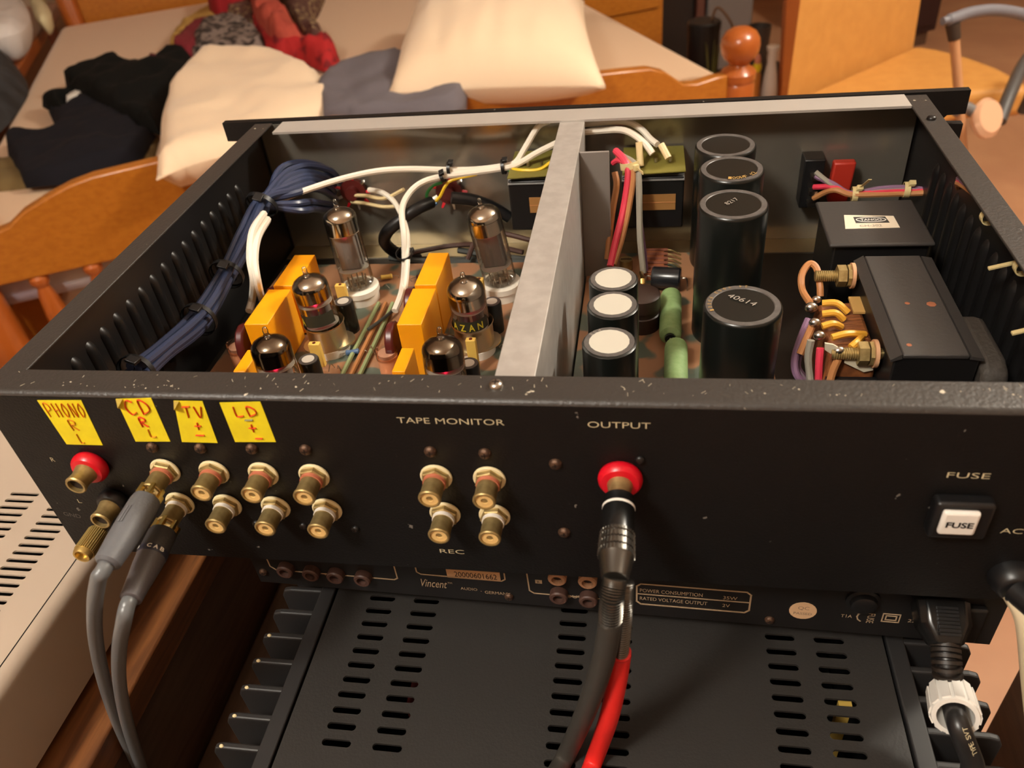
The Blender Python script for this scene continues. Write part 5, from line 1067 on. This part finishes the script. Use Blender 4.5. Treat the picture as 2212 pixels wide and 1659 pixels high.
o = soft('pillow', [(338, 390), (346, 335), (352, 245), (380, 180), (412, 150), (442, 128), (520, 121), (600, 126), (660, 145), (694, 168), (700, 184), (692, 194), (726, 204), (724, 228), (706, 252), (600, 300), (490, 335), (400, 362)], -.337, .034, PILLOW, 'flatter cream pillow left of the blue grey cloth', 'pillow', rim=.045, amp=.012, fr=9, drop=.045, group='cream pillows on the bed')

# ------------------------------------------------------------------ left of the bed: chair with clothes
t = thing('wooden_bench', bed(-.55, 1.6, ZF), 'low brown wooden bench with bag and clothes on it, left of the bed', 'bench')
bbox_('seat', -.86, -.22, .70, 2.44, -.480, -.4405, REDWOOD, t, .006)
for s in (-.84, -.30):
    for tt in (.74, 2.36): bbox_('leg', s, s + .04, tt, tt + .04, ZF, -.480, REDWOOD, t, .003)
def lump(name, px, z, h, m, label, cat, **k): return soft(name, px, z, h, m, label, cat, **k)
lump('dark_jacket', [(-140, 150), (-60, 105), (0, 112), (40, 150), (62, 195), (40, 240), (0, 285), (-80, 330), (-150, 330)], -.4398, .07, mat('charcoal cloth', (44, 42, 42), .9, c2=(60, 62, 66), scale=14, bump=.4), 'charcoal jacket at the left edge beside the bed', 'jacket', rim=.05)
lump('white_bag', [(-70, 0), (-50, -14), (-15, -18), (35, -8), (60, 22), (63, 50), (34, 74), (-40, 84), (-80, 50)], -.355, .04, mat('white bag plastic', (226, 220, 216), .6, bump=.3, scale=20), 'white bag at the top left corner beside the bed', 'bag', rim=.06, drop=.0845)
lump('pink_cloth', [(-60, 100), (-10, 92), (30, 92), (38, 105), (28, 130), (-20, 135), (-60, 130)], -.4398, .02, mat('pink cloth', (206, 150, 132), .9), 'pink cloth in front of the white bag', 'cloth', rim=.02)
lump('cream_towel', [(58, -14), (92, -16), (102, 8), (112, 34), (94, 46), (78, 42), (68, 15)], -.385, .03, mat('cream towel', (222, 210, 168), .95, bump=.5, scale=60), 'rolled cream towel beside the white bag', 'towel', rim=.03, drop=.0545)

# ------------------------------------------------------------------ right of the bed
t = thing('bedside_cabinet', bed(1.78, 1.45, ZF), 'orange wooden bedside cabinet at the right of the bed', 'cabinet')
bbox_('carcass', 1.60, 1.935, 1.25, 1.80, ZF + .05, -.40, BEDWOOD, t, .004)
bbox_('top_board', 1.59, 1.945, 1.235, 1.82, -.40, -.378, BEDWOOD, t, .004)
bbox_('drawer_front', 1.62, 1.915, 1.238, 1.25, -.58, -.42, BEDWOOD, t, .003)
bbox_('plinth', 1.61, 1.925, 1.27, 1.79, ZF, ZF + .05, DARKWOOD, t)
t = thing('black_cupboard', bed(2.3, 1.75, ZF), 'black cupboard standing right of the bedside cabinet', 'cupboard')
bbox_('carcass', 2.00, 2.20, 1.50, 2.10, ZF, -.2, BLACKPL, t, .004); bbox_('side_board', 2.20, 2.235, 1.48, 2.10, ZF, -.2, mat('red brown board', (84, 46, 34), .6), t, .003)
t = thing('grey_storage_box', bed(2.4, 1.7, ZF), 'tall grey storage box right of the black cupboard', 'box')
bbox_('body', 2.26, 2.47, 1.50, 2.0, ZF, -.36, mat('grey plastic', (104, 96, 92), .6), t, .01); bbox_('lid', 2.255, 2.475, 1.495, 2.005, -.36, -.33, mat('grey plastic', (104, 96, 92), .6), t, .008)
t = thing('low_table', bed(1.95, .62, ZF), 'low dark table behind the right bed post, holding cups and bottles', 'table')
bbox_('tabletop', 1.62, 2.14, .37, .85, -.725, -.700, mat('near black wood', (46, 36, 30), .5), t, .004)
for s in (1.65, 2.07):
    for tt in (.40, .78): bbox_('leg', s, s + .04, tt, tt + .04, ZF, -.725, MATS['near black wood'], t)
ZT = -.700
def stand(px, py, tt):
    p = Pp(px, py, bed(0, tt, 0), BN); return Vector((p.x, p.y, ZT)), p.z - ZT
p, h = stand(1522, 44, .62); t = thing('black_canister', p, 'wide black canister behind the bed post', 'canister')
MB().lathe(p, (0, 0, 1), [(.044, 0), (.046, .003), (.046, h - .022)], 24).build('body', BLACKPL, t); MB().lathe(p + Vector((0, 0, h - .022)), (0, 0, 1), [(.048, 0), (.048, .017), (.043, .022)], 24).build('lid', BLACKPL, t)
MB().tube([p + Vector((.02, 0, h)), p + Vector((.035, -.01, h + .035)), p + Vector((.075, -.02, h - .01)), p + Vector((.10, -.02, h - .09))], .004, 8).build('carry_cord', mat('brown cord', (110, 82, 60), .7), t)
p, h = stand(1641, 55, .60); t = thing('grey_tumbler', p, 'dark grey tumbler between canister and white bottle', 'tumbler')
MB().lathe(p, (0, 0, 1), [(.022, 0), (.026, .01), (.034, h - .007), (.034, h), (.031, h), (.029, h - .02)], 24).build('cup', mat('smoke grey plastic', (66, 58, 52), .45), t)
p, h = stand(1671, 98, .45); t = thing('white_bottle', p, 'slender white bottle with a pinched neck, right of the bed post', 'bottle')
MB().lathe(p, (0, 0, 1), [(.023, 0), (.0245, .004), (.0235, h * .3), (.018, h * .55), (.0125, h * .73), (.012, h - .044)], 22).build('body', mat('pearl white plastic', (220, 206, 190), .35), t)
MB().lathe(p + Vector((0, 0, h - .044)), (0, 0, 1), [(.0122, 0), (.014, .012), (.0125, .024), (.017, .034), (.0175, .042), (.012, .044)], 22).build('cap', MATS['pearl white plastic'], t)
p, h = stand(1638, 118, .43); t = thing('dropper_bottle', p, 'tiny bottle with yellow body beside the bed post', 'bottle')
MB().lathe(p, (0, 0, 1), [(.010, 0), (.0125, .003), (.0125, h - .055), (.008, h - .045)], 16).build('body', mat('amber plastic', (176, 110, 40), .4), t); MB().lathe(p + Vector((0, 0, h - .045)), (0, 0, 1), [(.010, 0), (.013, .01), (.010, .022)], 16).build('collar', mat('bright yellow plastic', (226, 200, 30), .4), t)
MB().lathe(p + Vector((0, 0, h - .023)), (0, 0, 1), [(.008, 0), (.009, .012), (.005, .023)], 14).build('cap', mat('salmon plastic', (206, 130, 100), .5), t)
p, h = stand(1540, 92, .50); t = thing('green_sprig', p, 'green leafy sprig in a small pot behind the bed post', 'plant')
MB().lathe(p, (0, 0, 1), [(.018, 0), (.022, .05), (.020, .05)], 14).build('pot', BLACKPL, t)
for k in range(5):
    a = k * 1.3; MB().tube([p + Vector((0, 0, .05)), p + Vector((.010 * math.cos(a), .010 * math.sin(a), h * .6)), p + Vector((.022 * math.cos(a), .022 * math.sin(a), h))], lambda f: .0012 + .004 * math.sin(math.pi * min(1, f)), 6, 5, .4).build('leaf', mat('dull green leaf', (104, 106, 50), .6), t)

# tan armchair
A_ = Vector((0.5913, 1.8651, 0)); B_ = Vector((0.9908, 2.2574, 0)); ub = (B_ - A_).normalized(); nb = Vector((ub.y, -ub.x, 0))
ch = thing('tan_armchair', (A_ + B_) / 2 + nb * .2 + Vector((0, 0, ZF)), 'tan orange chair with tall flat back and curved seat at upper right', 'chair')
ZSe = -.56
def backpt(k, z, off): return A_.lerp(B_, k) + nb * (off - .05 * (z - ZSe)) + Vector((0, 0, z))
bk = MB().hexa([backpt(0, ZSe - .10, 0), backpt(1, ZSe - .10, 0), backpt(1, ZSe - .10, -.014), backpt(0.006, ZSe - .10, -.012)], [backpt(.12, .02, 0), backpt(1.0, .02, 0), backpt(1.0, .02, -.014), backpt(.12, .02, -.014)])
bk.build('backrest', LEATHER, ch, bevel=.004)
MB().hexa([backpt(-.012, ZSe - .12, .002), backpt(.006, ZSe - .12, .004), backpt(.006, ZSe - .12, -.012), backpt(-.012, ZSe - .12, -.010)], [backpt(-.030, .03, .002), backpt(.128, .03, .004), backpt(.128, .03, -.012), backpt(-.030, .03, -.010)]).build('back_edge', PLY, ch, bevel=.002)
spx = catmull([(1690, 222), (1935, 200)][:1] + [(1975, 95), (2030, 104), (2100, 122), (2160, 144), (2212, 171), (2238, 190), (2215, 200), (2090, 200), (1985, 225), (1850, 250)], 3)
MB().prism([Pz(x, y, ZSe) for x, y in [(1690, 222), (1975, 96), (2030, 104), (2100, 122), (2160, 144), (2212, 171), (2236, 188), (2205, 190), (2095, 196), (1985, 232), (1850, 262)]], (0, 0, -.075)).build('seat', LEATHER, ch, bevel=.022, seg=4)
for (x, y) in ((1730, 230), (1960, 130), (2090, 168), (2000, 226)):
    p = Pz(x, y, ZSe - .07); MB().cyl((p.x, p.y, ZF), (p.x, p.y, ZSe - .06), .016, n=12).build('leg', PLY, ch)
arm = MB().tube([Vector((.925, 1.40, -.455)), Vector((.955, 1.46, -.415)), Vector((1.00, 1.54, -.385)), Vector((1.08, 1.64, -.36)), Vector((1.18, 1.80, -.36))], .0125, 12).build('armrest', mat('dark grey arm metal', (70, 66, 64), .45), ch)
MB().cyl((1.13, 1.72, -.365), (1.13, 1.80, ZSe - .03), .012, n=10).build('arm_support', MATS['dark grey arm metal'], ch)
c = dict(p=Py(2131, 256, 1.38))['p']; ax = (Vector((.30, -.55, .50))).normalized()
up = ROT @ Vector((.30, 1, 0)).normalized()
b = MB(); vs = []; fs = []; u2 = (up - ax * up.dot(ax)).normalized(); v2 = ax.cross(u2); nn = 22
for lay, (k, h) in enumerate(((.80, -.012), (1.0, -.004), (1.0, .004), (.80, .012))):
    for i in range(nn):
        a = 2 * math.pi * i / nn; vs.append(c + u2 * math.cos(a) * .040 * k + v2 * math.sin(a) * .031 * k + ax * h)
for l in range(3):
    for i in range(nn): fs.append((l * nn + i, l * nn + (i + 1) % nn, (l + 1) * nn + (i + 1) % nn, (l + 1) * nn + i))
fs += [tuple(range(nn))[::-1], tuple(range(3 * nn, 4 * nn))]
b.add(vs, fs).build('arm_end_pad', mat('glossy flesh toned pad', (214, 166, 132), .10, coat=1.0), ch)
MB().tube([c + u2 * .006 + v2 * .02 - ax * .006, c + u2 * .010 + v2 * .045 - ax * .008, c - u2 * .004 + v2 * .062 - ax * .01], .011, 10).build('pad_stem', mat('grey stem', (110, 106, 104), .4), ch)
# walking stick leaning in front of it
h0, h1 = Py(2040, 47, 1.40), Py(2240, 40, 1.47)
t = thing('walking_stick', (.83, 1.36, ZF), 'walking stick with curved grey handle, in front of the tan chair', 'walking stick')
MB().tube([Py(2036, 46, 1.39), Py(2060, 40, 1.40), Py(2095, 28, 1.42), Py(2140, 22, 1.44), Py(2190, 27, 1.46), Py(2245, 42, 1.48)], lambda f: .0105 if .08 < f < .95 else .007, 12).build('handle', mat('satin grey handle', (112, 110, 116), .4), t)
k0 = Py(2058, 52, 1.40); k1 = Py(2062, 86, 1.395); k2 = Py(2071, 205, 1.385); dn = (k2 - k1).normalized(); foot = k1 + dn * ((ZF - k1.z) / dn.z)
MB().cyl(k0, k1, .0125, .0105, 14).build('collar', mat('dark brown collar', (54, 40, 30), .5), t)
MB().cyl(k1, foot, .0085, .0075, 14).build('shaft', mat('light wood shaft', (190, 138, 96), .45), t)
t = thing('dark_cupboard', bed(3.5, 1.6, ZF), 'dark maroon cupboard in the far corner behind the tan chair', 'cupboard')
bbox_('carcass', 2.95, 3.34, 1.42, 2.0, ZF + .06, .3, mat('dark maroon lacquer', (44, 20, 20), .5), t, .004); bbox_('plinth', 2.97, 3.32, 1.44, 1.98, ZF, ZF + .06, DARKWOOD, t); bbox_('door', 2.965, 3.325, 1.405, 1.42, ZF + .09, .28, MATS['dark maroon lacquer'], t, .003)
